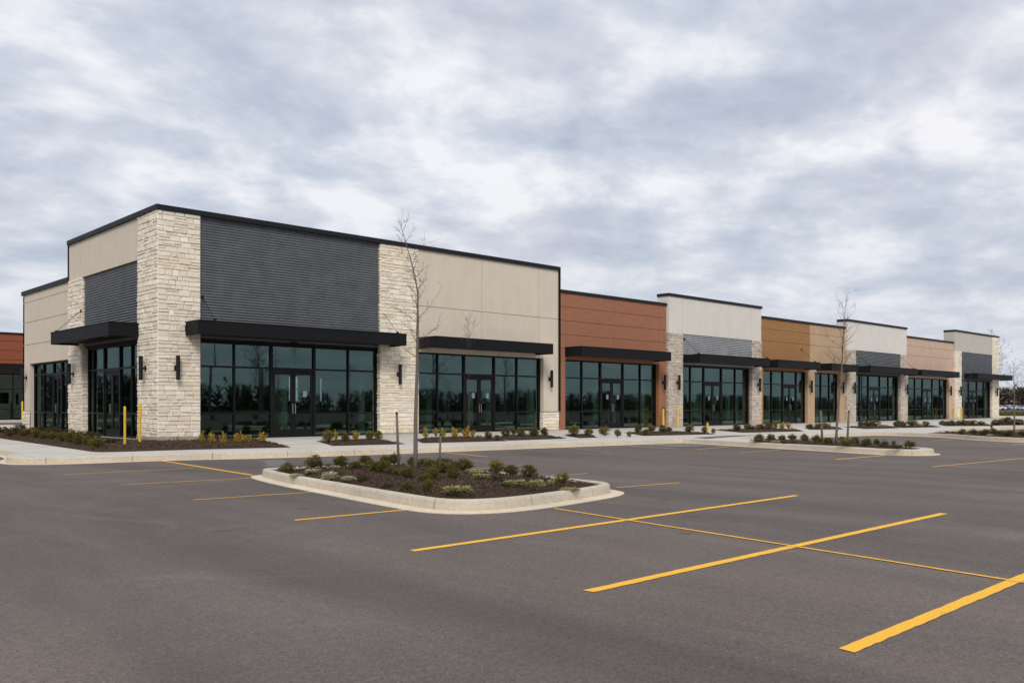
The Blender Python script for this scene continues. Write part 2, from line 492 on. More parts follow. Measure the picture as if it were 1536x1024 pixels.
def stone_pillar(root, x0, x1, y0, y1, z0, z1, seed, left=True, pal=STONES, plinth=False, cs=1.0):
    """a stone clad pier: mortar core, stones on the front and on the side that faces -X"""
    m = MB(); m.box(x0, x1, y0, y1, z0, z1)
    P = m.build('stone_pillar', M['mortar'], root)
    s = MB(); stone_face(s, mx(y0), x0, x1, z0, z1, seed, pal, (.012 if left else 0, 0), cs)
    if left: stone_face(s, my(x0), y0, y1, z0, z1, seed+500, pal, (.012, 0), cs)
    s.build('stone_facing', M['stone'], P)
    if plinth:
        q = MB(); q.box(x0-.06, x1+.0, y0-.06, y1, .12, z0-.001); q.build('plinth', M['plinth_concrete'], P, bevel=.01)
    return P
def adj(x, y): return CAM[0]+(x-CAM[0])*(y-CAM[1])/(-CAM[1])

# ------------------------------------------------------------------ unit 1: the tall corner shop
U = thing('corner_shop_building', (9.5, 7.5, .15), 'tall corner shop building with cream stone pillars, dark ribbed metal panel and beige stucco', 'building', 'joined shop units of the strip')
T1 = 7.68
YB1 = 15.47
# shell: tall block 0..19 x 0..8.96, lower rear block behind
w = MB()
w.box(18.80, 18.927, .35, YB1-.2, .15, T1-.5)
for a, b, c, d in ((.05,15.3,0,0),):
    pass
BW = [(13.3,14.0,1.55,2.9),(15.3,15.75,1.55,2.85),(16.05,17.0,1.55,2.85),(17.8,18.1,1.55,2.85)]
xs = .05
for a, b, za, zb in BW:
    w.box(xs, a, YB1-.2, YB1, .15, 6.2); w.box(a, b, YB1-.2, YB1, .15, za); w.box(a, b, YB1-.2, YB1, zb, 6.2); xs = b
w.box(xs, 18.927, YB1-.2, YB1, .15, 6.2)
w.box(.32, 18.79, 8.70, 8.95, 5.5, T1)                                # rear face of the tall parapet
w.box(18.79, 18.926, .35, 8.95, T1-.5, T1)
w.build('side_and_back_wall', M['stucco_beige'], U)
r = MB(); r.box(.3, 18.79, .4, 8.69, 6.5, 6.8); r.box(.3, 18.79, 8.96, YB1-.21, 5.4, 5.7); r.build('roof', M['roof_membrane'], U)
box_part(U, 'interior_floor', 'floor_concrete', .34, 18.78, .34, YB1-.21, .12, .158)
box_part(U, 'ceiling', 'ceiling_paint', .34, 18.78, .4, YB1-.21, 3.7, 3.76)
for b in [(18.75,18.79,.4,YB1-.21,.16,3.69),(10.05,10.15,1.2,6.5,.16,3.69),(7.9,8.2,3.6,3.9,.16,3.69),(14.4,14.75,3.0,3.35,.16,3.69),(16.6,16.75,3.2,6.2,.16,2.9),(12.6,12.9,2.0,2.3,.16,3.69),(5.6,5.95,2.6,2.95,.16,2.75)]:
    partition(U, *b)
for a, b, za, zb in BW:
    wf = MB()
    wf.box(a, a+.05, YB1-.15, YB1-.05, za, zb); wf.box(b-.05, b, YB1-.15, YB1-.05, za, zb); wf.box(a+.05, b-.05, YB1-.15, YB1-.05, (za+zb)/2-.02, (za+zb)/2+.02)
    wf.build('rear_window_frame', M['frame_metal'], U)
# corner pillar and second pillar
stone_pillar(U, 0, 1.43, 0, 1.71, .26, T1, 11, True, plinth=True)
stone_pillar(U, 8.76, 10.63, 0, .5, .20, T1, 12, True, plinth=True)
# ribbed metal front panel between the pillars
b = MB(); b.box(1.43, 8.76, .13, .35, ZF, T1); bk = b.build('metal_panel_backing', M['frame_metal'], U)
s = MB(); ribs(s, mx(.12), 1.432, 8.758, ZF+.05, T1); s.build('ribbed_panel', M['ribbed_metal'], U, smooth=True)
# stucco half
b = MB(); b.box(10.63, 18.925, .08, .35, ZF, T1); b.build('front_wall', M['stucco_beige'], U)
s = MB(); m0 = mx(.02)
panels(s, m0, [10.632,14.10,17.62,18.925], [ZF,5.38,T1], .022, 0, .059)
s.build('stucco_panel', M['stucco_beige'], U)
s = MB(); s.box(17.93, 18.925, .02, .45, 1.03, ZF-.001); s.build('stucco_pier', M['stucco_beige'], U)
stone_pillar(U, 17.90, 18.925, -.02, .45, .15, 1.0, 13, True)
box_part(U, 'stone_sill', 'plinth_concrete', 17.87, 18.925, -.07, .45, 1.001, 1.029)
box_part(U, 'downspout', 'black_metal', 18.93, 19.02, -.05, .06, 1.02, T1)
cap_front(U, -.07, 19.0, -.07, .42, T1+.001, .165, left=8.97, right=8.97)
storefront(U, mx(.2), [1.48,2.75,4.17,5.92,7.41,8.71], 2, 1, notices=(1,))
storefront(U, mx(.2), [10.68,11.8,13.26,15.01,16.41,17.85], 2, 2, notices=(0,1))
canopy(U, mx(0), .91, 9.23, 1.07, rods=(1.5, 8.88))
canopy(U, mx(0), 10.66, 17.45, 1.07)
hd = MB(); hd.box(1.44,8.75,.24,.34,ZF+.002,ZF+.04); hd.box(4.85,5.15,.02,.12,3.50,3.58); hd.build('head_flashing', M['frame_metal'], U)
# side facade (facing -X)
stone_pillar(U, 0, .5, 7.42, 8.96, .2, 6.25, 14, False)
s = MB(); stone_face(s, my(0), 7.42, 8.96, .2, 6.25, 714, STONES, (.012,0)); s.build('stone_facing', M['stone'], U)
b = MB(); b.box(.13, .33, 1.71, 7.42, ZF, 6.25); b.box(.08,.33,1.712,8.96,6.25,T1); b.build('side_wall_backing', M['frame_metal'], U)
s = MB(); ribs(s, my(.12), 1.712, 7.418, ZF+.05, 6.24); s.build('ribbed_panel', M['ribbed_metal'], U, smooth=True)
s = MB(); panels(s, my(.02), [1.712,4.5,7.6,8.958], [6.252,T1], .022, 0, .058); s.build('stucco_panel', M['stucco_beige'], U)
box_part(U, 'corner_trim', 'black_metal', -.02, .06, 8.962, 9.02, 6.3, T1)
storefront(U, my(.22), [1.76,2.91,4.04,5.65,6.79,7.36], 2, 3)
canopy(U, my(0), 1.58, 7.75, 1.0, rods=(7.45,))
# low rear block
b = MB(); b.box(.10, .33, 9.021, YB1, 3.15, 6.25); b.box(.10,.33,14.45,YB1,.15,3.15); b.build('rear_side_wall', M['stucco_beige'], U)
s = MB(); panels(s, my(.05), [9.022,12.3,YB1], [3.15,4.0,5.0,5.9,6.25], .022, 0, .049); s.build('stucco_panel', M['stucco_beige'], U)
s = MB(); s.box(.05,.099,14.45,YB1,1.05,3.149); s.build('stucco_pier', M['stucco_beige'], U)
s = MB(); stone_face(s, my(.05), 14.45, YB1, .15, 1.03, 77); s.build('stone_base', M['stone'], U)
c = MB(); c.box(-.02,.4,9.03,YB1+.05,6.251,6.43); c.box(.401,18.92,YB1-.25,YB1+.05,6.201,6.40); c.build('parapet_cap', M['cap_metal'], U)
storefront(U, my(.22), [9.06,9.95,10.64,11.72,13.09,14.41], 2, 4, zh=3.15)

# ------------------------------------------------------------------ low board-clad and stucco units
def low_unit(label, name, x0, x1, top, mat, matname, us, zs, fronts, piers, canopies, seed, base=None):
    Q = thing(name, ((x0+x1)/2, 7.5, .15), label, 'building', 'joined shop units of the strip')
    shell(Q, x0, x1, .35, YB1, top-.02)
    b = MB(); b.box(x0+.003, x1-.003, .07, .35, ZF, top); b.build('front_wall', M['joint_dark'], Q)
    for mname, u_, lo in us:
        s = MB(); panels(s, mx(.01), u_, zs, .018, 0, .059); s.build('cladding_panel', M[mname], Q)
    for mname, a, c in piers:
        s = MB(); s.box(a, c, .012, .45, .15, ZF-.001); s.build('pier', M[mname], Q)
    for k, (cols, door) in enumerate(fronts): storefront(Q, mx(.2), cols, door, seed+k, notices=(0,1))
    for a, c, rods in canopies: canopy(Q, mx(0), a, c, 1.07, rods=rods)
    cap_front(Q, x0-.0, x1, -.05, .42, top+.001, .14)
    return Q
red = low_unit('low shop unit clad in reddish brown boards beside the tall corner building', 'board_clad_shop', 19.03, 27.50, 6.66, None, None,
    [('red_board', [19.034,19.43,22.98,26.72,27.497], 0)], [ZF,4.02,4.68,5.34,6.01,6.66],
    [([19.45,20.82,22.21,23.96,25.38,26.66], 2)], [('red_board',19.034,19.40),('red_board',26.71,27.497)], [(19.38,26.33,())], 20)
box_part(red, 'meter_box', 'grey_box', 26.98, 27.22, -.06, .011, .75, 1.2, bevel=.01)
partition(red, 22.6,22.9,3.0,3.3,.16,3.69); partition(red, 24.4,24.55,2.2,6.0,.16,2.9); partition(red, 20.9,22.0,3.6,3.75,.16,3.0)
tan = low_unit('low two-tone shop unit, golden brown boards beside lighter tan render', 'two_tone_shop', 37.02, 48.28, 6.66, None, None,
    [('brown_board', [37.024,40.7,43.02], 0), ('render_tan', [43.034,48.277], 0)], [ZF,4.1,5.3,6.05,6.66],
    [([37.28,38.56,39.93,41.64,42.70], 2), ([43.74,44.95,46.13,47.2], None)], [('brown_board',37.024,37.22),('render_tan',42.75,43.69),('render_tan',47.25,48.277)],
    [(37.1,42.39,(41.9,)), (43.9,47.75,())], 30)
partition(tan, 40.6,40.9,3.0,3.3,.16,3.69); partition(tan, 38.6,39.4,2.6,2.75,.16,2.6)
pink = low_unit('low pale pink stucco shop unit near the far end of the strip', 'pink_stucco_shop', 58.24, 68.22, 6.60, None, None,
    [('pink_stucco', [58.244,63.0,68.217], 0)], [ZF,5.25,5.98,6.60],
    [([58.6,60.43,61.94,63.91,65.54,66.8], 2)], [('pink_stucco',58.244,58.55),('pink_stucco',66.86,68.217)], [(58.6,66.3,())], 40)

# ------------------------------------------------------------------ taller white-topped units
def white_unit(label, name, x0, x1, top, zmid, mat, px, cols, can, seed, rightfull=False, wmat='stucco_white', pal=GREYST, dep=.75, rib='ribbed_metal', joints=()):
    yf = -.15
    A = lambda v: adj(v, yf)
    Q = thing(name, ((x0+x1)/2, 7.5, .15), label, 'building', 'joined shop units of the strip')
    shell(Q, x0, x1, .40, YB1, 6.6)
    pl, pr = px
    b = MB()
    b.box(x0, x1, yf+.08, .40, ZF, zmid); b.box(x0+.06, x1, yf+.08, yf+dep, zmid, top)
    b.box(x0, pl-.002, yf+.08, .40, .15, ZF-.001); b.box(pr+.002, x1, yf+.08, .40, .15, ZF-.001)
    b.build('front_wall', M['joint_dark'], Q)
    s = MB(); xe = pr if rightfull else x1
    us = [x0]+list(joints)+[xe]
    panels(s, mx(yf), us, [zmid+.002, top], .014, 0, .079)
    s.box(x0, x0+.059, yf+.08, yf+dep, zmid+.002, top)
    s.build('stucco_panel', M[wmat], Q)
    stone_pillar(Q, x0, pl, yf-.02, .05, .15, zmid, seed, True, pal, False, .8)
    stone_pillar(Q, pr, x1-.003, yf-.02, .05, .15, top if rightfull else zmid, seed+1, True, pal)
    bp = MB(); bp.box(pl+.001, pr-.001, yf+.06, yf+.079, ZF, zmid); bp.build('metal_panel_backing', M['frame_metal'], Q)
    s = MB()
    if rib != 'ribbed_metal_flat': ribs(s, mx(yf+.05), pl+.002, pr-.002, ZF+.03, zmid-.003, .1)
    else: panels(s, mx(yf+.03), [pl+.002,(pl+pr)/2,pr-.002], [ZF+.03,zmid-.003], .01, 0, .029)
    s.build('ribbed_panel', M[rib], Q, smooth=(rib!='ribbed_metal_flat'))
    storefront(Q, mx(yf+.25), cols, 2 if len(cols)==6 else 1, seed, notices=(0,1))
    canopy(Q, mx(yf), can[0], can[1], 1.07, rods=(pl+.15, pr+.08))
    cap_front(Q, x0-.05, x1+.04, yf-.06, yf+.36, top+.001, .15, left=yf+dep, right=yf+dep)
    mid = (x0+x1)/2
    for b in [(mid-1.6,mid-1.3,2.6,2.9,.16,3.69),(mid+2.0,mid+2.15,2.2,5.8,.16,3.69),(mid-3.3,mid-2.9,4,4.15,.16,3.2)]: partition(Q, *b)
    white_units.append(Q)
    return Q
def S_(x): return adj(x, -.15)
white_units = []
white_unit('white-topped shop unit with ribbed metal band between the red and brown units', 'white_topped_shop', S_(27.55), S_(36.97), 7.19, 5.22, None,
    (S_(28.82), S_(35.93)), [S_(v) for v in (28.95,29.95,31.25,33.05,34.5,35.85)], (28.69, 35.89), 50, rib='ribbed_metal_light', joints=(S_(28.8), S_(32.3), S_(35.9)))
white_unit('bright white-topped shop unit with dark band between the tan and pink units', 'white_topped_shop', S_(48.33), S_(58.30), 7.19, 5.22, None,
    (S_(49.62), S_(57.22)), [S_(v) for v in (49.8,50.85,52.25,54.15,55.65,57.1)], (49.32, 57.41), 60, wmat='stucco_bright', joints=(S_(53.4),))
white_unit('greige end shop unit with smooth dark panel and full height stone pillar', 'end_shop', S_(68.28), S_(79.0), 7.62, 5.95, None,
    (S_(69.65), S_(77.35)), [S_(v) for v in (69.95,72.2,74.2,75.9,77.2)], (70.03, 78.95), 70, rightfull=True, wmat='stucco_greige', pal=STONES, dep=.95, rib='ribbed_metal_flat', joints=(S_(73.6),))

# ------------------------------------------------------------------ separate red building far behind on the left
FX0, FX1, FY = -1.0, 12.0, 51.0
Q = thing('brick_red_building', (5.5, 58, .15), 'separate brick red shop building with black canopy at far left behind the corner shop', 'building')
shell(Q, FX0, FX1, FY+.3, FY+14, 6.9)
b = MB(); b.box(FX0+.003, FX1-.003, FY+.07, FY+.3, 3.9, 7.05); b.build('front_wall', M['joint_dark'], Q)
s = MB(); panels(s, mx(FY), [FX0+.003,5.5,FX1-.003], [3.9,5.0,5.75,6.5,7.05], .03, 0, .069); s.build('cladding_panel', M['brick_red_board'], Q)
s = MB()
for a in (FX0+.003, 0.7, FX1-1.8): s.box(a, a+.5, FY+.01, FY+.4, .15, 3.89)
s.build('pier', M['brick_red_board'], Q)
sv = ZF, ZT
storefront(Q, mx(FY+.2), [1.25,3.2,5.0,6.9,8.6,10.15], 2, 81, zh=3.88)
canopy(Q, mx(FY), -.5, 11.4, 1.1, 3.92, 4.62)
cap_front(Q, FX0-.03, FX1+.03, FY-.06, FY+.4, 7.051, .16)

for b in [(4.9,5.1,.75,.95,.16,2.35),(11.0,11.3,.8,1.1,.16,3.2),(14.0,14.28,.8,1.05,.16,2.5),(15.25,15.5,.8,1.05,.16,2.5),(17.75,18.0,.7,.95,.16,3.3),(8.35,8.55,.8,1.0,.16,3.3)]: partition(U, *b)
for b in [(22.43,22.94,.8,.95,.16,2.3),(24.3,24.6,1.2,1.5,.16,2.6),(25.9,26.4,.7,.95,.16,3.3),(20.2,20.4,1.4,1.6,.16,1.9)]: partition(red, *b)
for b in [(39.2,39.5,.8,1.05,.16,2.8),(40.4,40.75,.7,1.0,.16,3.3),(45.6,45.9,.9,1.2,.16,3.2)]: partition(tan, *b)
for b in [(64.9,65.4,.8,1.2,.16,3.0),(61.0,61.3,1.2,1.5,.16,2.4)]: partition(pink, *b)
for b in [(31.0,31.75,.75,1.0,.16,3.4),(34.4,34.62,.7,.9,.16,2.4),(35.2,35.5,.7,.95,.16,3.4)]: partition(white_units[0], *b)
for b in [(54.2,54.6,.8,1.1,.16,3.0),(51.1,51.6,1.0,1.3,.16,3.3)]: partition(white_units[1], *b)
for b in [(73.4,73.9,.8,1.1,.16,3.3),(75.3,75.7,1.0,1.3,.16,2.6)]: partition(white_units[2], *b)
# ------------------------------------------------------------------ ground
def chaikin(p, n=2, closed=False, q=.25):
    p = [Vector((a[0],a[1])) for a in p]
    for _ in range(n):
        o = [] if closed else [p[0]]
        m = len(p) if closed else len(p)-1
        for i in range(m):
            a, b = p[i], p[(i+1)%len(p)]
            o += [a.lerp(b,q), a.lerp(b,1-q)]
        if not closed: o.append(p[-1])
        p = o
    return p
def resample(p, step, closed=False):
    q = p+[p[0]] if closed else p
    L = [0]
    for i in range(len(q)-1): L.append(L[-1]+(q[i+1]-q[i]).length)
    n = max(2, int(round(L[-1]/step))); out = []; j = 0
    for k in range(n+(0 if closed else 1)):
        s = L[-1]*k/n
        while j < len(L)-2 and L[j+1] < s: j += 1
        t = (s-L[j])/max(1e-9, L[j+1]-L[j]); out.append(q[j].lerp(q[j+1], t))
    return out
def inward(p, i, closed):
    n = len(p)
    a = p[(i-1)%n] if (closed or i > 0) else p[i]
    b = p[(i+1)%n] if (closed or i < n-1) else p[i]
    t = (b-a).normalized(); return Vector((-t.y, t.x))
def offset(p, d, closed): return [p[i]+inward(p,i,closed)*d for i in range(len(p))]
def sweep(mb, p, prof, closed, seg=None, step=None, gap=.012):
    """profile points are (distance towards the inside, height); seg = number of steps between joints"""
    n = len(p); rings = []
    nrm = [inward(p,i,closed) for i in range(n)]
    ring = lambda q, nn: [(q.x+nn.x*u, q.y+nn.y*u, z) for u, z in prof]
    m = n if closed else n-1
    k = len(prof)
    if seg is None:
        R_ = [ring(p[i],nrm[i]) for i in range(n)]
        for i in range(m):
            a, b = R_[i], R_[(i+1)%n]
            for j in range(k-1): mb.mesh([a[j],a[j+1],b[j+1],b[j]], [(0,3,2,1)])
        return
    i = 0
    while i < m:
        e = min(i+seg, m); rs = []
        for s in range(i, e+1):
            q = p[s%n].copy(); nn = nrm[s%n]
            if s == i: q = q.lerp(p[(s+1)%n], gap/step)
            rs.append(ring(q, nn))
        vs = [v for r_ in rs for v in r_]; fs = []
        for a in range(len(rs)-1):
            for j in range(k-1): fs.append((a*k+j, (a+1)*k+j, (a+1)*k+j+1, a*k+j+1))
        fs.append(tuple(range(k-1,-1,-1))); fs.append(tuple((len(rs)-1)*k+j for j in range(k)))
        mb.mesh(vs, fs); i = e
KERB = [(0,0),(.012,.115),(.022,.138),(.042,.150),(.13,.150),(.15,.144),(.158,.125),(.16,0)]
def mound(mb, poly, z0, h, seed, rings=9, rough=.02):
    c = sum(poly, Vector((0,0)))/len(poly); n = len(poly); off = len(mb.v)
    for r in range(rings):
        t = 1-r/rings
        for q in poly:
            w = c.lerp(q, t)
            k = min(1, (1-t)*2.4); k = k*k*(3-2*k)
            nz = noise.noise(Vector((w.x*2.2, w.y*2.2, seed)))*rough + noise.noise(Vector((w.x*9, w.y*9, seed)))*rough*.6
            mb.v.append((w.x, w.y, z0+h*k+(nz if r else 0)))
    mb.v.append((c.x,c.y,z0+h))
    for r in range(rings-1):
        for i in range(n):
            mb.f.append((off+r*n+i, off+r*n+(i+1)%n, off+(r+1)*n+(i+1)%n, off+(r+1)*n+i)); mb.c.append(None)
    e = off+(rings-1)*n
    for i in range(n): mb.f.append((e+i, e+(i+1)%n, off+rings*n)); mb.c.append(None)
def inside(p, poly):
    s = False; n = len(poly)
    for i in range(n):
        a, b = poly[i], poly[(i+1)%n]
        if (a.y > p[1]) != (b.y > p[1]) and p[0] < (b.x-a.x)*(p[1]-a.y)/(b.y-a.y)+a.x: s = not s
    return s
CH = [(.034,.022,.016),(.066,.043,.031),(.1,.069,.05),(.15,.108,.08),(.05,.032,.024)]
def chips(name, poly, zf, n, seed, parent=None, size=1):
    rnd = random.Random(seed); mb = MB()
    xs = [q.x for q in poly]; ys = [q.y for q in poly]
    k = 0
    while k < n:
        x, y = rnd.uniform(min(xs),max(xs)), rnd.uniform(min(ys),max(ys))
        if not inside((x,y), poly): k += .2; continue
        k += 1
        a = rnd.uniform(0,6.3); l = rnd.uniform(.012,.034)*size; w = rnd.uniform(.004,.011)*size; t = rnd.uniform(-.5,.5)
        u = Vector((math.cos(a),math.sin(a),t)); v = Vector((-math.sin(a),math.cos(a),rnd.uniform(-.6,.6)))
        o = Vector((x,y,zf(x,y)+rnd.uniform(.0,.012)))
        up = Vector((0,0,.006*size))
        A = [o-u*l-v*w, o+u*l-v*w*.7, o+u*l+v*w, o-u*l*.8+v*w]; B = [q+up for q in A]
        mb.mesh(A+B, [(4,5,6,7),(0,1,5,4),(1,2,6,5),(2,3,7,6),(3,0,4,7)], rnd.choice(CH))
    o = mb.build(name, M['chips'], parent)
    if parent is None: o['kind'] = 'stuff'
    return o

g = MB(); g.prism([(700*math.cos(i*math.pi/32)+20, 700*math.sin(i*math.pi/32)) for i in range(64)], -1.0, -.03); g.build('ground', M['grass'], kind='structure')
a = MB(); a.face([(-75,-72,0),(100,-72,0),(100,75,0),(-75,75,0)]); a.build('parking_lot', M['asphalt'], kind='structure')

main_path = [(-4.9,30),(-5.0,10),(-5.05,4),(-5.2,-2.5),(-5.35,-4.6),(-5.95,-6.0),(-6.0,-7.1),(-5.2,-7.72),(-3.08,-7.85),(-.82,-8.75),(2,-9.25),(5.3,-9.5),(9.84,-9.95),(13.9,-10.45),(14.1,-10.9),
 (13.26,-13.4),(12.4,-16.6),(11.8,-18.4),(11.75,-19.1),(12.2,-19.55),(13.1,-19.5),(13.65,-18.8),(14.6,-15.5),(15.4,-12.2),(16.1,-11.3),(17.2,-11.15),(20,-11.25),(25.9,-11.5),(26.6,-12.1),(26.7,-13),
 (26.0,-15),(24.2,-16.6),(23.2,-18.2),(22.5,-20.5),(22.8,-21.6),(24,-22),(27.5,-20.5),(29.5,-17.5),(30.6,-13.4),(31.6,-12.5),(34,-12.3),(50,-12.7),(96,-13.4)]
mp_ = resample(chaikin(main_path, 2), .2)
kb = MB(); sweep(kb, mp_, KERB, False, 9, .2); kb.build('kerb', M['kerb_concrete'], kind='structure')
gt = MB(); sweep(gt, mp_, [(-.15,.001),(-.15,.006),(.0,.012)], False); gt.build('kerb_gutter', M['gutter_concrete'], kind='structure')
sl = offset(mp_, .12, False)
ins = sl+[Vector((96,30))]
s = MB(); s.face([(q.x,q.y,.146) for q in ins]); s.build('sidewalk', M['sidewalk_concrete'], kind='structure')
# dark filler under the kerb joints
# flat dark patch on the main walk, and sidewalk by the far left building
p = MB(); p.face([(14.6,-11.2,.1505),(15.5,-11.0,.1505),(19.3,-10.4,.1505),(18.3,-9.9,.1505),(15.2,-10.2,.1505)]); p.build('dark_walk_patch', M['asphalt'], kind='structure')
fs = MB(); fs.box(-20,16,46.5,52,-.02,.14); fs.build('far_sidewalk', M['kerb_concrete'], kind='structure')

def V2(l): return [Vector((x,y)) for x,y in l]
beds = {
 'left': [(-2.7,24),(-3.1,6.2),(-3.85,-5.6),(-3.75,-5.95),(-3.3,-6.12),(-1.7,-6.25),(-0.07,-6.55),(-0.07,24)],
 'corner': [(-1.5,-6.29),(.94,-6.92),(2.38,-3.0),(3.3,-.12),(-1.5,-.12)],
 'b2': [(3.73,-3.54),(2.21,-7.01),(4.52,-7.39),(6.35,-3.23)],
 'b3': [(6.75,-4.85),(5.21,-7.27),(8.26,-7.84),(10.07,-5.43),(9.91,-3.86),(8.2,-3.65)],
 'b4': [(9.67,-5.94),(8.5,-7.62),(11.25,-7.7),(13.2,-4.95),(11.91,-3.6)],
 'b5': [(13.56,-5.3),(11.84,-7.73),(12.78,-7.81),(14.91,-5.49)],
 'b6': [(18.0,-4.69),(15.3,-7.88),(18.95,-8.7),(21.06,-6.43),(20.67,-4.68)],
 'b7': [(24.19,-5.0),(21.43,-8.35),(25.2,-9.15),(28.4,-7.03),(27.78,-5.09)],
 'b8': [(31.45,-5.82),(28.0,-7.9),(29.59,-8.86),(33.4,-6.68)],
 'b9': [(34.0,-6.6),(31.22,-9.23),(34.0,-9.7),(38.2,-7.4),(36.5,-6.4)],
 'b10': [(37.75,-7.68),(34.45,-9.61),(37.53,-10.4),(41.06,-8.56)],
 'b11': [(44.14,-7.8),(40.25,-9.6),(42.6,-11.4),(48.35,-9.11)],
 'b12': [(48.47,-9.22),(43.5,-10.95),(46.53,-12.28),(60,-11.6),(60,-9.5)]}
zb = {}
for i, (k, pl) in enumerate(beds.items()):
    pts = resample(V2(pl), .25, True)
    mb = MB(); mound(mb, pts, .150, .05, i*3.1, 9, .012)
    o = mb.build('mulch_bed', M['mulch'], smooth=True, kind='structure')
    chips('mulch_chips', offset(pts, .08 if k != 'left' else .1, True), lambda x,y: .185, 1400 if k in('left','corner') else 350, i, None, 1.2)
isl_beds = [ [(13.3,-13.6),(12.75,-16.6),(12.15,-18.4),(12.1,-18.95),(12.35,-19.2),(12.95,-19.15),(13.3,-18.6),(14.3,-15.4),(14.85,-13.1)],
             [(26.7,-13.9),(26.1,-15.1),(24.5,-16.7),(23.5,-18.3),(22.85,-20.4),(23.1,-21.3),(23.9,-21.6),(27.2,-20.2),(29.2,-17.3),(30.0,-13.9)] ]
for i, pl in enumerate(isl_beds):
    pts = resample(V2(pl), .2, True)
    mb = MB(); mound(mb, pts, .149, .06, 50+i, 9, .012); mb.build('mulch_bed', M['mulch'], smooth=True, kind='structure')
    chips('mulch_chips', offset(pts,.06,True), lambda x,y: .195, 900, 90+i, None, 1.3)

# nearest planting island
isl = [(-3.72,-14.02),(-4.05,-15.4),(-4.35,-17.6),(-4.62,-19.6),(-4.66,-20.35),(-4.35,-20.72),(-3.7,-20.84),(-2.2,-20.62),(-1.45,-20.42),(-1.18,-20.1),(-1.12,-19.5),(-1.0,-17),(-.82,-14.9),(-.9,-14.45),(-1.35,-14.2),(-3.0,-13.85),(-3.5,-13.8)]
ip = resample(chaikin(isl, 2, True), .12, True)
T = thing('planting_island', (-2.7,-17.4,0), 'nearest raised planting island with pale concrete kerb and brown mulch', 'planting island')
gm = MB(); sweep(gm, ip, [(-.20,.001),(-.20,.010),(.0,.024)], True)
gm.build('gutter_apron', M['gutter_concrete'], T)
# flared tip of the apron
km = MB(); sweep(km, ip, KERB, True, 12, .12, .018); km.build('kerb', M['kerb_concrete'], T, smooth=False)
mm = MB(); inn = offset(ip, .15, True); mound(mm, inn, .118, .085, 7.7, 16, .02)
mm.build('mulch_soil', M['mulch'], T, smooth=True)
ci = Vector((-2.7,-17.4))
def isl_z(x, y):
    # height of the mound surface
    d = min((Vector((x,y))-q).length for q in inn[::3]); k = min(1, d/.55); k = k*k*(3-2*k)
    return .118+.085*k+noise.noise(Vector((x*2.2,y*2.2,7.7)))*.02*k
cp = chips('mulch_chips', offset(ip,.2,True), isl_z, 7500, 5, T, .62); cp['kind'] = 'stuff'

# painted lines
LR = random.Random(77)
def line(name, p, q, w, mat, z=.004):
    a, b = Vector(p), Vector(q); t = (b-a).normalized(); n = Vector((-t.y,t.x)); L = (b-a).length
    k = max(2, int(L/.06)); mb = MB(); vs = []; fs = []
    for i in range(k+1):
        c = a.lerp(b, i/k)+n*noise.noise(Vector((i*.012, p[0], p[1])))*.005
        for s in (-1, 1):
            e = w/2+LR.gauss(0,.0022); o = c+n*s*e+(t*LR.gauss(0,.006) if i in (0,k) else Vector((0,0)))
            vs.append((o.x,o.y,z))
    for i in range(k): fs.append((2*i,2*i+2,2*i+3,2*i+1))
    mb.mesh(vs, fs); o = mb.build(name, M[mat], kind='structure'); return o
Y, YW, FT = 'line_yellow','line_yellow_worn','line_faint'
for p, q, w, mt in [((-6.93,-26.62),(-1.5,-26.6),.095,Y),((-6.8,-24.68),(-.34,-24.66),.095,Y),((-6.64,-22.45),(.33,-22.37),.095,Y),
  ((-6.34,-19.84),(-4.80,-19.9),.07,Y),((-6.23,-16.95),(-4.5,-17.12),.075,YW),((-6.13,-13.9),(-3.95,-14.1),.075,YW),((-6.14,-10.98),(-3.62,-10.95),.075,YW),
  ((-.62,-19.78),(.85,-19.95),.075,YW),((-.4,-17.42),(1.25,-17.52),.075,YW),((-.2,-15.25),(1.89,-15.03),.075,YW),((0.9,-13.2),(3.0,-12.8),.075,FT),
  ((4.05,-9.8),(3.52,-12.14),.11,YW),((8.54,-10.3),(7.48,-12.82),.10,FT),((10.76,-10.91),(10.39,-12.96),.10,YW),((9.78,-15.47),(12.2,-15.42),.09,YW),((8.87,-18.74),(11.5,-18.77),.085,Y),
  ((7.91,-21.34),(12.8,-21.7),.085,YW),((10.49,-13.61),(13.0,-13.2),.09,YW),((22.1,-15.8),(24.0,-16.0),.12,YW),((14.15,-19.14),(15.06,-19.26),.1,FT),((20.65,-18.98),(23.0,-19.2),.13,YW),((16,-16.2),(18.5,-16.5),.1,FT),((-1.0,-9.9),(-1.75,-11.5),.07,FT)]:
    line('parking_line', p, q, w, mt)
line('parking_line', (-3.12,-8.05), (-3.62,-13.55), .085, Y, .0065)
line('parking_line', (-3.38,-21.08), (-4.52,-28.4), .045, Y, .0065)
def patch(pts, mat, z=.004):
    mb = MB(); mb.face([(x,y,z) for x,y in pts]); mb.build('accessible_marking', M[mat], kind='structure')
patch([(-1.25,-9.5),(-.9,-9.65),(-1.3,-10.4),(-1.75,-11.6),(-2.1,-11.75),(-2.35,-11.4),(-1.9,-10.9),(-1.6,-10.1)], 'blue_paint')
patch([(2.35,-9.55),(3.1,-9.65),(2.9,-10.15),(2.25,-10.05)], 'blue_paint')
patch([(11.6,-10.5),(13.4,-10.8),(12.9,-12.6),(11.4,-12.2)], 'blue_paint')

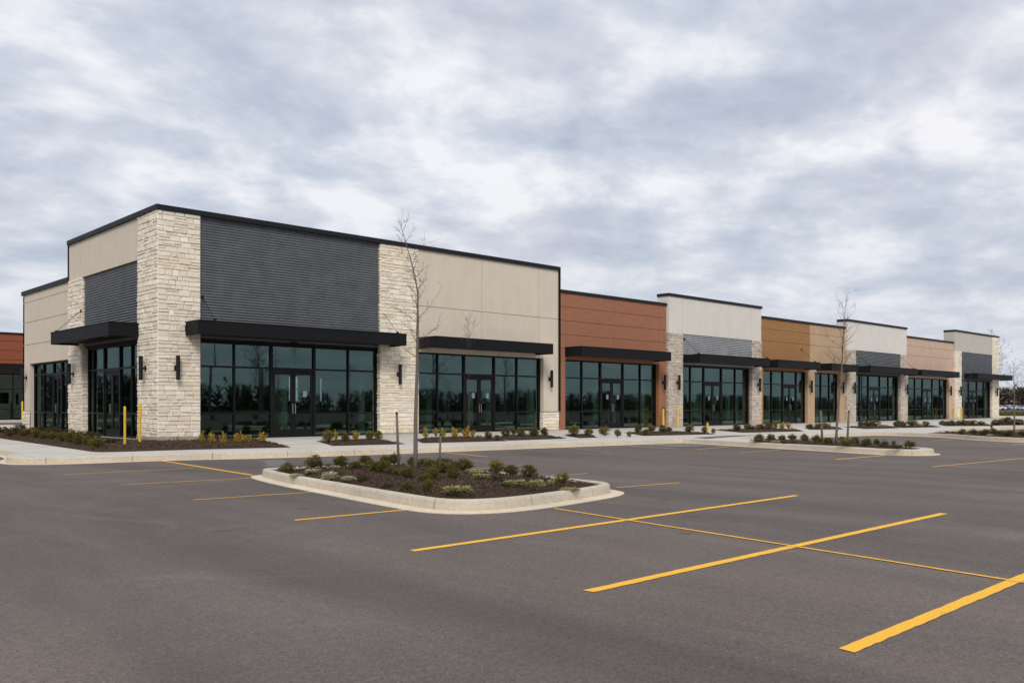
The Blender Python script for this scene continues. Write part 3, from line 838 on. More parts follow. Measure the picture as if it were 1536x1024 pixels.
# ------------------------------------------------------------------ shrubs
def shrub_mesh(kind, seed):
    rnd = random.Random(seed); mb = MB()
    pal = {'dark':[(.098,.086,.018),(.14,.118,.022),(.19,.15,.028),(.09,.084,.024),(.062,.06,.02)],
           'lime':[(.12,.115,.02),(.18,.15,.026),(.085,.082,.02),(.25,.19,.03)],
           'yellow':[(.58,.38,.03),(.46,.28,.02),(.62,.45,.06),(.28,.2,.03),(.16,.14,.03)],
           'brown':[(.07,.048,.022),(.10,.068,.028),(.065,.06,.02),(.13,.085,.035)],
           'moss':[(.03,.042,.012),(.05,.06,.018),(.07,.075,.03)],
           'cream':[(.55,.52,.34),(.42,.42,.22),(.18,.2,.07),(.65,.62,.46),(.28,.27,.12)],
           'limeflower':[(.26,.25,.06),(.42,.40,.14),(.14,.15,.04),(.5,.48,.22),(.34,.30,.10)],
           'twig':[(.16,.13,.05),(.2,.17,.06)]}[kind]
    tip = {'dark':(.17,.135,.028),'lime':(.28,.22,.035),'yellow':(.6,.42,.06),'brown':(.12,.075,.035),'moss':(.09,.095,.04),'cream':(.7,.68,.5),'limeflower':(.56,.53,.28),'twig':(.3,.26,.1)}[kind]
    spiky = kind in ('yellow','twig')
    ncl = {'dark':38,'lime':36,'yellow':17,'brown':22,'moss':18,'cream':30,'limeflower':34,'twig':7}[kind]
    nl = {'twig':5}.get(kind, 40)
    lobes = [(rnd.uniform(0,6.28), rnd.uniform(.75,1.12)) for _ in range(5)]
    for c in range(ncl):
        a = rnd.uniform(0,6.283); el = math.asin(rnd.uniform(-.8,1)); rr = rnd.uniform(.55,1.0)**.6
        lob = 1+.16*sum(math.cos(a-la)*0.5*(ls-.9) for la, ls in lobes)*3
        rr *= lob*rnd.uniform(.85,1.12)
        cx, cy, cz = .5*rr*math.cos(el)*math.cos(a)*.86, .5*rr*math.cos(el)*math.sin(a)*.86, .46+.5*rr*math.sin(el)*.92
        if spiky:
            rr = rnd.uniform(.1,1); cx, cy, cz = .42*rr*math.cos(a), .42*rr*math.sin(a), rnd.uniform(.35,.98)*(1-.3*rr)
        if kind in ('cream','limeflower','moss'): cz = rnd.uniform(.3,.85)*(1.1-rr*.4)
        # stem to the clump
        s0 = Vector((cx*.12,cy*.12,0)); s1 = Vector((cx,cy,cz))
        mb.tube([s0, s0.lerp(s1,.6)+Vector((0,0,.04)), s1], [.014,.009,.004], 3, (.07,.05,.03), False)
        cr = rnd.uniform(.12,.2) if not spiky else .1
        for k in range(nl):
            if spiky:
                t = rnd.uniform(.35,1.12); o = s0.lerp(s1,t)+Vector((rnd.gauss(0,.035),rnd.gauss(0,.035),rnd.gauss(0,.03)))
            else:
                o = s1+Vector((rnd.gauss(0,cr*.55),rnd.gauss(0,cr*.55),rnd.gauss(0,cr*.5)))
            o.z = max(.01,o.z)
            d = Vector((o.x+rnd.gauss(0,.35), o.y+rnd.gauss(0,.35), rnd.uniform(.1,.9)+(.5 if spiky else 0))).normalized()
            sd = d.cross(Vector((rnd.gauss(0,1),rnd.gauss(0,1),rnd.gauss(0,1)))).normalized()
            l = rnd.uniform(.05,.10); w = l*rnd.uniform(.3,.45)
            col = rnd.choice(pal)
            if o.z > .62 and rnd.random() < .4: col = tip
            col = sc(col, rnd.uniform(.75,1.2))
            mb.face([o-d*l*.5, o+sd*w, o+d*l*.6, o-sd*w], col)
    me_o = mb.build('shrub_source', M['leaves'])
    me = me_o.data; bpy.data.objects.remove(me_o); return me
VAR = {k: [shrub_mesh(k, 100*i+j) for j in range(n)] for i, (k, n) in enumerate((('dark',9),('lime',6),('yellow',6),('brown',4),('moss',3),('cream',3),('limeflower',4),('twig',1)))}
KN = {'dark':('boxwood_shrub','dark green rounded shrub','shrub'),'lime':('boxwood_shrub','yellow-green leafy shrub','shrub'),'yellow':('golden_shrub','golden yellow upright shrub','shrub'),
      'brown':('bronze_shrub','bronze brown low shrub','shrub'),'moss':('low_plant','tiny low dark green plant','plant'),'cream':('flowering_plant','cream flowering clump','flowering plant'),
      'limeflower':('flowering_plant','lime and cream flowering clump','flowering plant'),'twig':('seedling_plant','sparse spindly seedling','plant')}
PLACE = {'left':'in the long bed along the side wall','bed1':'beside the corner stone pillar','bed2':'right of the first double doors','bed3':'before the second shopfront',
 'bed4':'at the right corner of the tall building','bed5':'before the red shop doors','bed6':'by the red shop right pier','bed7':'before the white and brown shops','bed8':'before the lighter tan pier',
 'bed9':'before the bright white unit','bed10':'before the left pink windows','bed11':'before the pink and end units','bed12':'at the far end bed',
 'isl1':'on the nearest island','isl2':'on the middle island with bare tree','isl3':'on the far right island'}
ORD = ['first','second','third','fourth','fifth','sixth','seventh','eighth','ninth','tenth','eleventh','twelfth','thirteenth','fourteenth','fifteenth','sixteenth','seventeenth','eighteenth','nineteenth','twentieth',
 'twenty-first','twenty-second','twenty-third','twenty-fourth','twenty-fifth','twenty-sixth','twenty-seventh','twenty-eighth','twenty-ninth','thirtieth']
SHRUBS = {
 'left': [(-1.72, 11.46, 0.38, 0.24, 'brown'), (-1.64, 10.79, 0.32, 0.24, 'brown'), (-1.8, 9.23, 0.36, 0.26, 'dark'), (-2.22, 6.55, 0.34, 0.24, 'dark'), (-1.39, 8.84, 0.36, 0.23, 'brown'), (-2.39, 4.44, 0.3, 0.25, 'dark'), (-2.49, 3.28, 0.29, 0.22, 'dark'), (-2.48, 2.47, 0.28, 0.22, 'dark'), (-2.7, 0.68, 0.29, 0.23, 'dark'), (-2.72, -0.19, 0.3, 0.24, 'dark'), (-2.92, -1.67, 0.31, 0.23, 'dark'), (-2.87, -2.2, 0.23, 0.19, 'dark'), (-3.12, -3.71, 0.36, 0.22, 'lime'), (-1.97, -1.56, 0.44, 0.14, 'moss'), (-0.86, 8.34, 0.41, 0.23, 'brown'), (-0.97, 6.85, 0.4, 0.22, 'brown'), (-0.93, 5.81, 0.39, 0.22, 'brown'), (-1.04, 4.5, 0.38, 0.21, 'brown'), (-1.04, 3.6, 0.35, 0.21, 'brown'), (-1.25, 2.1, 0.33, 0.2, 'brown'), (-2.62, 6.93, 0.31, 0.22, 'brown'), (-0.42, 14.13, 0.41, 0.26, 'brown'), (-0.33, 11.37, 0.39, 0.22, 'brown')],
 'bed1': [(0.07, -1.45, 0.17, 0.21, 'twig'), (0.27, -2.69, 0.22, 0.24, 'yellow'), (0.18, -3.6, 0.24, 0.24, 'yellow'), (0.01, -4.69, 0.21, 0.27, 'yellow'), (0.63, -4.35, 0.29, 0.27, 'yellow'), (1.22, -3.93, 0.18, 0.2, 'yellow'), (1.6, -3.95, 0.33, 0.26, 'yellow'), (1.32, -3.34, 0.19, 0.19, 'yellow')],
 'bed2': [(3.09, -5.36, 0.29, 0.29, 'lime'), (3.95, -4.39, 0.19, 0.26, 'yellow'), (3.58, -5.49, 0.25, 0.23, 'dark'), (4.26, -5.06, 0.3, 0.25, 'yellow'), (4.9, -4.91, 0.24, 0.24, 'lime'), (5.6, -4.4, 0.27, 0.22, 'lime')],
 'bed3': [(7.11, -5.0, 0.25, 0.29, 'yellow'), (8.16, -4.23, 0.21, 0.26, 'yellow'), (7.52, -5.39, 0.23, 0.29, 'yellow'), (7.43, -6.13, 0.27, 0.31, 'yellow'), (8.1, -5.94, 0.36, 0.32, 'yellow'), (9.1, -5.13, 0.24, 0.21, 'yellow'), (8.63, -6.02, 0.27, 0.11, 'cream'), (8.25, -6.91, 0.2, 0.22, 'dark'), (8.06, -7.52, 0.22, 0.13, 'lime')],
 'bed4': [(10.42, -5.44, 0.27, 0.27, 'dark'), (12.17, -4.03, 0.23, 0.18, 'dark'), (10.84, -5.84, 0.29, 0.24, 'dark'), (11.15, -6.13, 0.31, 0.27, 'dark'), (11.94, -5.91, 0.27, 0.25, 'dark')],
 'bed5': [(12.72, -6.65, 0.35, 0.32, 'lime'), (13.13, -7.04, 0.3, 0.22, 'lime'), (13.83, -7.19, 0.35, 0.27, 'lime'), (13.08, -8.44, 0.21, 0.21, 'lime'), (13.39, -8.73, 0.14, 0.17, 'lime')],
 'bed6': [(17.69, -5.73, 0.25, 0.28, 'dark'), (15.86, -7.53, 0.21, 0.18, 'dark'), (18.84, -5.52, 0.37, 0.23, 'lime'), (18.83, -6.16, 0.31, 0.23, 'dark'), (19.4, -6.05, 0.23, 0.17, 'dark'), (19.25, -7.2, 0.31, 0.25, 'lime'), (18.93, -8.14, 0.19, 0.22, 'dark'), (18.84, -8.65, 0.16, 0.16, 'lime')],
 'bed7': [(23.27, -6.91, 0.3, 0.24, 'dark'), (24.91, -6.47, 0.31, 0.22, 'dark'), (24.77, -6.81, 0.19, 0.15, 'dark'), (25.56, -6.61, 0.22, 0.19, 'lime'), (25.39, -6.92, 0.25, 0.22, 'dark'), (25.61, -7.14, 0.28, 0.25, 'dark'), (26.55, -6.89, 0.25, 0.29, 'lime'), (26.4, -7.4, 0.31, 0.28, 'yellow'), (27.6, -7.05, 0.29, 0.26, 'yellow'), (25.08, -8.63, 0.15, 0.12, 'yellow')],
 'bed8': [(29.39, -7.17, 0.3, 0.17, 'dark'), (28.4, -8.14, 0.32, 0.22, 'dark'), (30.69, -7.31, 0.3, 0.2, 'lime'), (30.87, -7.47, 0.24, 0.2, 'yellow')],
 'bed9': [(34.87, -7.3, 0.36, 0.21, 'dark'), (35.13, -7.55, 0.36, 0.25, 'dark'), (36.18, -7.48, 0.44, 0.25, 'lime'), (34.18, -8.69, 0.24, 0.14, 'cream'), (33.62, -9.14, 0.21, 0.14, 'cream')],
 'bed10': [(35.51, -8.95, 0.39, 0.25, 'dark'), (37.26, -8.5, 0.29, 0.22, 'dark'), (36.81, -9.14, 0.5, 0.29, 'lime'), (37.08, -9.4, 0.29, 0.18, 'cream'), (38.16, -9.36, 0.29, 0.22, 'lime')],
 'bed11': [(41.41, -9.0, 0.34, 0.19, 'dark'), (41.64, -9.22, 0.31, 0.19, 'lime'), (41.84, -9.4, 0.31, 0.23, 'dark'), (42.12, -9.67, 0.23, 0.19, 'dark'), (42.35, -9.89, 0.46, 0.23, 'lime'), (42.7, -10.22, 0.42, 0.23, 'lime'), (43.03, -10.54, 0.31, 0.19, 'dark')],
 'bed12': [(44.67, -10.86, 0.54, 0.23, 'dark'), (46.94, -10.43, 0.4, 0.28, 'dark'), (47.2, -10.68, 0.48, 0.32, 'dark'), (46.56, -11.39, 0.56, 0.24, 'dark')],
 'isl1': [(-3.73, -14.99, 0.21, 0.15, 'dark'), (-3.21, -15.03, 0.26, 0.17, 'dark'), (-2.67, -15.07, 0.24, 0.16, 'dark'), (-1.89, -14.68, 0.22, 0.13, 'dark'), (-1.49, -14.79, 0.18, 0.13, 'dark'), (-1.44, -14.97, 0.19, 0.17, 'dark'), (-2.94, -15.95, 0.21, 0.11, 'dark'), (-2.67, -15.99, 0.18, 0.13, 'dark'), (-2.86, -16.45, 0.22, 0.13, 'dark'), (-2.85, -16.66, 0.24, 0.16, 'dark'), (-3.1, -17.2, 0.17, 0.1, 'dark'), (-3.17, -17.51, 0.19, 0.1, 'dark'), (-3.23, -17.8, 0.18, 0.14, 'dark'), (-1.31, -15.36, 0.15, 0.13, 'dark'), (-1.04, -15.35, 0.23, 0.15, 'dark'), (-1.61, -16.32, 0.18, 0.12, 'lime'), (-1.26, -16.17, 0.24, 0.16, 'dark'), (-1.59, -16.79, 0.21, 0.14, 'dark'), (-2.33, -17.56, 0.22, 0.14, 'dark'), (-2.8, -17.86, 0.17, 0.12, 'dark'), (-3.41, -18.47, 0.18, 0.09, 'dark'), (-4.14, -19.49, 0.15, 0.12, 'dark'), (-3.16, -18.38, 0.16, 0.13, 'dark'), (-4.13, -18.54, 0.11, 0.07, 'moss'), (-4.18, -19.06, 0.12, 0.09, 'dark'), (-3.87, -17.54, 0.14, 0.08, 'moss'), (-2.96, -18.57, 0.16, 0.16, 'dark'), (-1.61, -17.21, 0.28, 0.16, 'dark'), (-1.69, -18.16, 0.22, 0.17, 'lime'), (-1.65, -18.47, 0.24, 0.13, 'dark'), (-1.96, -19.19, 0.21, 0.15, 'dark'), (-2.17, -20.07, 0.17, 0.13, 'lime'), (-2.63, -19.21, 0.15, 0.09, 'moss'), (-3.67, -20.08, 0.07, 0.04, 'moss'), (-3.27, -20.06, 0.09, 0.06, 'moss'), (-4.06, -15.91, 0.26, 0.07, 'cream'), (-3.64, -15.71, 0.25, 0.08, 'cream'), (-4.01, -16.89, 0.27, 0.14, 'cream'), (-3.95, -17.3, 0.22, 0.08, 'cream'), (-4.11, -20.03, 0.36, 0.09, 'limeflower'), (-2.21, -18.24, 0.19, 0.08, 'limeflower'), (-2.57, -18.77, 0.26, 0.08, 'limeflower'), (-2.9, -19.86, 0.3, 0.07, 'limeflower'), (-2.8, -20.17, 0.24, 0.1, 'limeflower'), (-2.46, -20.13, 0.11, 0.08, 'limeflower'), (-2.55, -20.6, 0.27, 0.06, 'limeflower')],
 'isl2': [(13.12, -14.12, 0.29, 0.17, 'dark'), (14.06, -13.99, 0.23, 0.17, 'dark'), (14.32, -14.23, 0.19, 0.15, 'dark'), (14.55, -14.45, 0.23, 0.17, 'dark'), (14.33, -14.98, 0.23, 0.17, 'dark'), (14.4, -15.33, 0.23, 0.17, 'dark'), (13.74, -15.81, 0.16, 0.12, 'lime'), (13.04, -16.44, 0.23, 0.16, 'dark'), (14.83, -15.95, 0.19, 0.12, 'dark'), (12.2, -17.42, 0.33, 0.17, 'lime'), (13.18, -17.19, 0.21, 0.17, 'dark'), (12.57, -17.77, 0.24, 0.18, 'dark'), (13.19, -17.79, 0.17, 0.13, 'dark'), (12.82, -18.18, 0.15, 0.13, 'dark'), (12.1, -18.42, 0.14, 0.09, 'moss'), (13.55, -18.13, 0.13, 0.11, 'lime'), (11.63, -18.99, 0.31, 0.09, 'moss'), (12.65, -18.94, 0.25, 0.14, 'lime'), (12.32, -15.12, 0.28, 0.08, 'cream'), (12.09, -15.54, 0.23, 0.08, 'moss')],
 'isl3': [(24.43, -16.1, 0.23, 0.18, 'dark'), (25.08, -16.28, 0.23, 0.18, 'dark'), (25.04, -16.68, 0.31, 0.18, 'dark'), (25.65, -16.82, 0.28, 0.18, 'dark'), (25.01, -17.28, 0.25, 0.15, 'dark'), (24.41, -17.73, 0.35, 0.17, 'dark'), (24.76, -18.07, 0.25, 0.17, 'dark'), (23.9, -17.25, 0.22, 0.06, 'cream')],
}

def screen_x(x, y):
    h = R(HEAD); dx, dy = x-CAM[0], y-CAM[1]
    return (dx*math.sin(h)-dy*math.cos(h))/(dx*math.cos(h)+dy*math.sin(h))
rnd = random.Random(4)
for bed, lst in SHRUBS.items():
    byk = {}
    for it in sorted(lst, key=lambda t: screen_x(t[0],t[1])):
        byk.setdefault(it[4], []).append(it)
    for kind, its in byk.items():
        nm, ph, cat = KN[kind]
        for n, (x, y, w, h, _) in enumerate(its):
            me = VAR[kind][rnd.randrange(len(VAR[kind]))]
            ob = bpy.data.objects.new(nm, me); COL.objects.link(ob)
            if bed == 'isl1': z = isl_z(x,y)-.01
            else: z = .18
            ob.location = (x, y, z); ob.rotation_euler = (0,0,rnd.uniform(0,6.28)); ws = w*(1.22 if kind not in ('cream','limeflower') else 1.0); ob.scale = (ws, ws*rnd.uniform(.9,1.1), h*(1.32 if kind != 'yellow' else 1.45))
            lab = f'{ph} {PLACE[bed]}' if len(its) == 1 else f'{ph} {PLACE[bed]}, {ORD[n]} from left'
            tag(ob, lab, cat, 'plants '+PLACE[bed])

# ------------------------------------------------------------------ bare trees
def bare_tree(name, base, height, r0, label, group, seed, first=.42, spread=.5, nb=26, lean=(0,0), tip=(0,0), red=False, twig=1.0):
    rnd = random.Random(seed)
    T = thing(name, base, label, 'tree', group)
    b = Vector(base); c = (.17,.145,.12) if not red else (.12,.065,.05)
    cd = (.085,.068,.056) if not red else (.10,.055,.045)
    pts = []; N = 14
    for i in range(N+1):
        t = i/N
        w = Vector((noise.noise(Vector((t*3,seed,0)))*.02, noise.noise(Vector((t*3,seed,5)))*.02, 0))*height*min(1,t*4)*.5
        k = max(0,(t-.72)/.28)**1.3
        pts.append(b+Vector((lean[0]*t+tip[0]*k, lean[1]*t+tip[1]*k, height*t))+w)
    rad = [max(.004, r0*(1-.0*0)*(1-t/N)**.8) + (.25*r0 if t == 0 else 0) for t in range(N+1)]
    tm = MB(); tm.tube(pts, rad, 8, c); tm.build('trunk', M['bark'], T, smooth=True)
    cm = MB()
    def grow(p, d, L, r, depth):
        n = 5 if depth < 2 else 3; q = [p]; dd = d.copy()
        for i in range(n):
            dd = (dd+Vector((rnd.gauss(0,.11),rnd.gauss(0,.11),rnd.gauss(.06,.08)))).normalized()
            q.append(q[-1]+dd*L/n)
        cm.tube(q, [max(.0016*twig, r*(1-.75*i/n)) for i in range(n+1)], 4 if depth == 0 else 3, sc(cd, rnd.uniform(.8,1.25)), False)
        if depth < 2:
            k = rnd.randint(3,5) if depth == 0 else rnd.randint(1,3)
            for _ in range(k):
                i = rnd.randint(1,n); e = (q[i]-q[i-1]).normalized()
                s = Vector((rnd.gauss(0,1),rnd.gauss(0,1),rnd.gauss(.3,.6))).normalized()
                grow(q[i], (e*.75+s*.8).normalized(), L*rnd.uniform(.3,.55), r*.55, depth+1)
    for i in range(nb):
        t = first+(1-first)*(i+rnd.random()*.8)/nb*.98
        f = t*N; j = min(N-1,int(f)); p = pts[j].lerp(pts[j+1], f-j)
        a = i*2.4+rnd.uniform(-.5,.5); up = rnd.uniform(.35,1.0)+.7*max(0,t-.7)
        d = Vector((math.cos(a),math.sin(a),up)).normalized()
        L = spread*rnd.uniform(.55,1.1)*(1-.55*max(0,(t-first)/(1-first)))*(.6+.4*min(1,(t-first)/.12))
        grow(p, d, L, r0*.17*(1-.6*t)+.0015, 0)
    cm.build('crown', M['bark'], T)
    return T
rt = Vector((math.sin(R(HEAD)), -math.cos(R(HEAD))))
g1 = 'bare young trees of the parking lot'
bare_tree('bare_tree', (-1.99,-16.38,.17), 4.36, .041, 'slim bare tree between two stakes on the nearest island', g1, 3, .42, .62, 30, (rt.x*.06,rt.y*.06), (-rt.x*.34,-rt.y*.34))
bare_tree('bare_tree', (13.41,-16.48,.17), 4.25, .042, 'slim bare tree leaning right on the middle island, before the tan shop', g1, 8, .38, .85, 30, (rt.x*.3,rt.y*.3), twig=1.0)
bare_tree('bare_tree', (26.75,-17.2,.17), 2.8, .042, 'short bare tree with bushy crown on the far right island', g1, 15, .42, .8, 26, twig=1.3)
bare_tree('bare_tree', (8.5,-5.6,.18), 4.15, .011, 'reddish bare sapling before the second shopfront doors', g1, 21, .74, .6, 24, red=True)
bare_tree('bare_tree', (43.0,-9.6,.18), 4.1, .03, 'faint bare sapling before the dark panel of the end unit', g1, 33, .35, .8, 24, twig=1.5)
bare_tree('bare_tree', (86.0,2.7,0), 8.2, .13, 'bare tree rising just behind the far end of the strip', g1, 41, .42, 2.2, 34, twig=5)
bare_tree('bare_tree', (66.0,-6.75,0), 6.2, .08, 'bare tree with branches at the right edge above the far woods', g1, 44, .5, 1.3, 30, twig=3)
for i, (x, y, h_, sp, lb) in enumerate([(27.3,-45,8.4,2.1,'wide bare tree across the lot mirrored in the first corner windows'),(23.3,-46,8.6,.45,'narrow bare tree across the lot mirrored in the corner window'),(30.7,-52,6.8,2.0,'round bare tree across the lot mirrored in the first doors'),
      (38.9,-48,5.6,.9,'small bare tree across the lot mirrored beside the first doors'),(48.8,-46,9.0,2.4,'tall bare tree across the lot mirrored in the second shopfront'),(60.3,-47,8.0,1.6,'bare tree across the lot mirrored right of the second doors')]):
    bare_tree('bare_tree', (x,y,-.02), h_, .14, lb, 'bare trees across the lot', 60+i, .25, sp, 34, twig=6)

def stake(x, y, h_, r, label, top=(0,0), col='bark'):
    T = thing('tree_stake', (x,y,.15), label, 'stake', 'tree stakes')
    m = MB(); m.tube([(x,y,.12),(x+top[0]*.5,y+top[1]*.5,.15+h_*.5),(x+top[0],y+top[1],.15+h_)], [r,r*.97,r*.9], 8, (.17,.14,.11)); m.build('post', M['bark'], T, smooth=True)
    c = MB(); c.tube([(x+top[0],y+top[1],.15+h_),(x+top[0],y+top[1],.15+h_+.035)], [r*1.12,r*.8], 8, (.03,.03,.03)); c.build('cap', M['bark'], T)
stake(-2.01,-15.92,1.0,.024,'taller dark-capped wooden stake left of the nearest tree', (-rt.x*.04,-rt.y*.04))
stake(-1.55,-16.5,.62,.02,'shorter brown wooden stake right of the nearest tree', (rt.x*.02,rt.y*.02))
stake(13.57,-15.98,1.0,.035,'wooden stake left of the middle island tree', (-rt.x*.06,-rt.y*.06))
stake(14.5,-16.3,.95,.035,'wooden stake right of the middle island tree', (rt.x*.05,rt.y*.05))
stake(26.3,-16.7,.32,.045,'leaning short stake left of the far right tree', (-rt.x*.2,-rt.y*.2))
stake(27.4,-17.5,.35,.045,'leaning short stake right of the far right tree', (rt.x*.18,rt.y*.18))

# ------------------------------------------------------------------ wall lamps
def cyl(mb, x, y, z0, z1, r, n=16, col=None): mb.tube([(x,y,z0),(x,y,z1)], r, n, col)
proto = thing('wall_lamp', (0,0,0), '', 'wall lamp', 'black cylinder wall lamps')
m = MB(); cyl(m,0,-.16,-.39,.39,.068,20); m.tube([(0,-.16,.39),(0,-.16,.405)], [.068,.058], 20); m.build('lamp_body', M['lamp_metal'], proto, smooth=False, bevel=.004)
m = MB(); m.box(-.05,.05,-.02,.02,-.09,.09); m.box(-.025,.025,-.1,-.021,-.03,.03); m.build('bracket', M['lamp_metal'], proto)
m = MB(); cyl(m,0,-.16,-.396,-.388,.052,16); m.build('lens', M['notice_paper'], proto)
lamps = [(.59,-.03,0,'black wall lamp on the front of the corner stone pillar'),(9.57,-.03,0,'black wall lamp on the second stone pillar behind the bare tree'),(18.30,0,0,'black wall lamp on the beige pier next to the red unit'),
 (27.03,0,0,'black wall lamp on the reddish brown right pier'),(28.02,-.21,0,'black wall lamp on the left stone pillar of the first white-topped unit'),(36.22,-.21,0,'black wall lamp on the right stone pillar of the first white-topped unit'),
 (42.98,0,0,'black wall lamp on the pier between the two tan shopfronts'),(47.45,0,0,'black wall lamp on the tan pier beside the bright white unit'),(48.75,-.21,0,'black wall lamp on the left stone pillar of the bright white unit'),
 (57.6,-.21,0,'black wall lamp on the right stone pillar of the bright white unit'),(66.95,0,0,'black wall lamp on the pink pier'),(68.55,-.21,0,'black wall lamp on the left stone pillar of the end unit'),(77.5,-.21,0,'black wall lamp on the last stone pillar of the strip')]
lamps += [(-.03,.95,-math.pi/2,'black wall lamp on the left face of the corner stone pillar'),(-.03,8.27,-math.pi/2,'black wall lamp on the narrow stone pillar of the side wall'),(.03,14.9,-math.pi/2,'black wall lamp on the far left end of the low side wall')]
for i, (x, y, rz, lb) in enumerate(lamps):
    if i == 0: proto.location = (x,y,2.54); proto['label'] = lb
    else: copy_thing(proto, (x,y,2.54), rz, lb)

# ------------------------------------------------------------------ bollards
def bollard(x, y, h_, r, label, hook=False, z=.14):
    T = thing('bollard', (x,y,z), label, 'bollard', 'yellow bollards')
    m = MB(); pts = [(x,y,z),(x,y,z+h_-.04),(x,y,z+h_-.015),(x,y,z+h_)]
    m.tube(pts, [r,r,r*.85,r*.4], 14); m.build('post', M['bollard_yellow'], T, smooth=False)
    f = MB(); f.tube([(x,y,z),(x,y,z+.05)], [r*1.7,r*1.25], 14); f.build('footing', M['plinth_concrete'], T)
    if hook:
        k = MB(); k.tube([(x,y,z+h_-.08),(x+.1,y-.05,z+h_+.02),(x+.22,y-.1,z+h_+.05),(x+.26,y-.12,z+h_-.05)], r*.6, 8); k.build('hook', M['bollard_yellow'], T)
bollard(-2.04,-2.75,1.14,.034,'yellow bollard standing free in mulch before the side doors')
bollard(-1.03,-1.2,1.24,.042,'yellow bollard touching the left edge of the corner pillar')
bollard(26.6,-.35,.98,.06,'straight yellow bollard before the reddish brown pier')
bollard(27.3,-.75,.98,.055,'hooked yellow bollard before the grey stone pillar', True)
bollard(21.0,-6.9,.42,.045,'short thin yellow post before the white-topped shop doors')
bollard(66.4,-.55,.98,.075,'yellow bollard before the pink pier')
bollard(67.6,-.75,1.0,.07,'yellow bollard before the last unit left stone pillar')
bollard(8.9,49.6,1.5,.12,'yellow bollard beside the far red building')

# ------------------------------------------------------------------ far surroundings
rnd = random.Random(12)
dg = MB()
for i in range(9000):
    x, y = rnd.uniform(101,135), rnd.uniform(-22,26); hh = rnd.uniform(.25,.75)*(.6+.6*noise.noise(Vector((x*.12,y*.12,2)))+.2)
    a = rnd.uniform(0,3.14); w = rnd.uniform(.04,.14)
    dx, dy = math.cos(a)*w, math.sin(a)*w; lx, ly = rnd.gauss(0,.15), rnd.gauss(0,.15)
    c = rnd.choice([(.13,.10,.045),(.16,.125,.05),(.09,.08,.035),(.11,.075,.04),(.07,.075,.03)])
    dg.face([(x-dx,y-dy,-.04),(x+dx,y+dy,-.04),(x+lx,y+ly,hh)], c)
dg.build('dry_grass', M['dry_blades'], kind='stuff')
fl = MB(); fl.face([(240,20,-.02),(300,20,-.02),(300,110,-.02),(240,110,-.02)]); fl.build('far_parking_lot', M['asphalt'], kind='structure')

def woods(name, pts, hmin, hmax, step, seed, twig=.05, per=46, tint=((.085,.064,.054),(.10,.074,.062),(.065,.054,.046),(.09,.06,.052),(.05,.05,.032)), tint2=((.065,.052,.036),(.08,.06,.046),(.055,.054,.03))):
    rnd = random.Random(seed); mb = MB()
    P = resample(V2(pts), step)
    for q in P:
        for _ in range(2):
            x, y = q.x+rnd.gauss(0,step*.8), q.y+rnd.gauss(0,5)
            H = hmin+(hmax-hmin)*max(0,min(1,.5+.8*noise.noise(Vector((x*.03,y*.03,seed)))))*rnd.uniform(.88,1.08)
            col = rnd.choice(tint)
            mb.tube([(x,y,0),(x,y,H*.5),(x+rnd.gauss(0,.4),y,H*.9)], [twig*3,twig*1.6,twig*.2], 3, col, False)
            for k in range(per):
                t = rnd.uniform(.05,.95); a = rnd.uniform(0,6.28)
                L = H*.26*(.35+.9*math.sin(math.pi*min(1,t*.9+.12))); p = Vector((x,y,H*t*.86))
                e = p+Vector((math.cos(a)*L, math.sin(a)*L, L*rnd.uniform(.3,1.3)))
                s = Vector((-math.sin(a),math.cos(a),rnd.uniform(-.5,.5)))*twig*rnd.uniform(1,2.6)
                mb.face([p-s, p+s, e+s*.3, e-s*.3], sc(col, rnd.uniform(.75,1.3)))
            for k in range(60):                                   # undergrowth
                p = Vector((x+rnd.gauss(0,step), y+rnd.gauss(0,3), rnd.uniform(0,H*.74)*abs(rnd.gauss(.6,.3)))); r_ = rnd.uniform(.22,.55)*H/6
                u = Vector((rnd.gauss(0,1),rnd.gauss(0,1),rnd.gauss(0,.6))).normalized()*r_; v = u.orthogonal().normalized()*r_*.7
                mb.face([p-u, p+v, p+u, p-v], sc(rnd.choice(tint2), rnd.uniform(.7,1.3)))
    mb.build(name, M['far_twigs'], kind='stuff')
woods('far_woods', [(330,-60),(330,30),(320,110),(280,190)], 7.2, 9.0, 1.0, 1, .10, 40, ((.17,.125,.10),(.19,.14,.115),(.14,.11,.09),(.16,.11,.09)), ((.14,.105,.08),(.17,.125,.095),(.12,.105,.06)))
woods('woods_across_the_lot', [(-130,-122),(-40,-126),(60,-124),(160,-128),(290,-132),(335,-70)], 4.2, 6.4, 1.8, 2, .045)
woods('woods_beyond_the_street', [(-95,-110),(-98,0),(-92,120),(-60,170)], 5.5, 8.5, 2.2, 3, .05)
woods('woods_behind_the_shops', [(-190,60),(-150,150),(-60,178),(40,176)], 9, 12.5, 1.6, 4, .07, 50)
kz = MB(); kz.box(-60,99,-71.6,-71.2,-.02,.14); kz.build('far_kerb', M['kerb_concrete'], kind='structure')

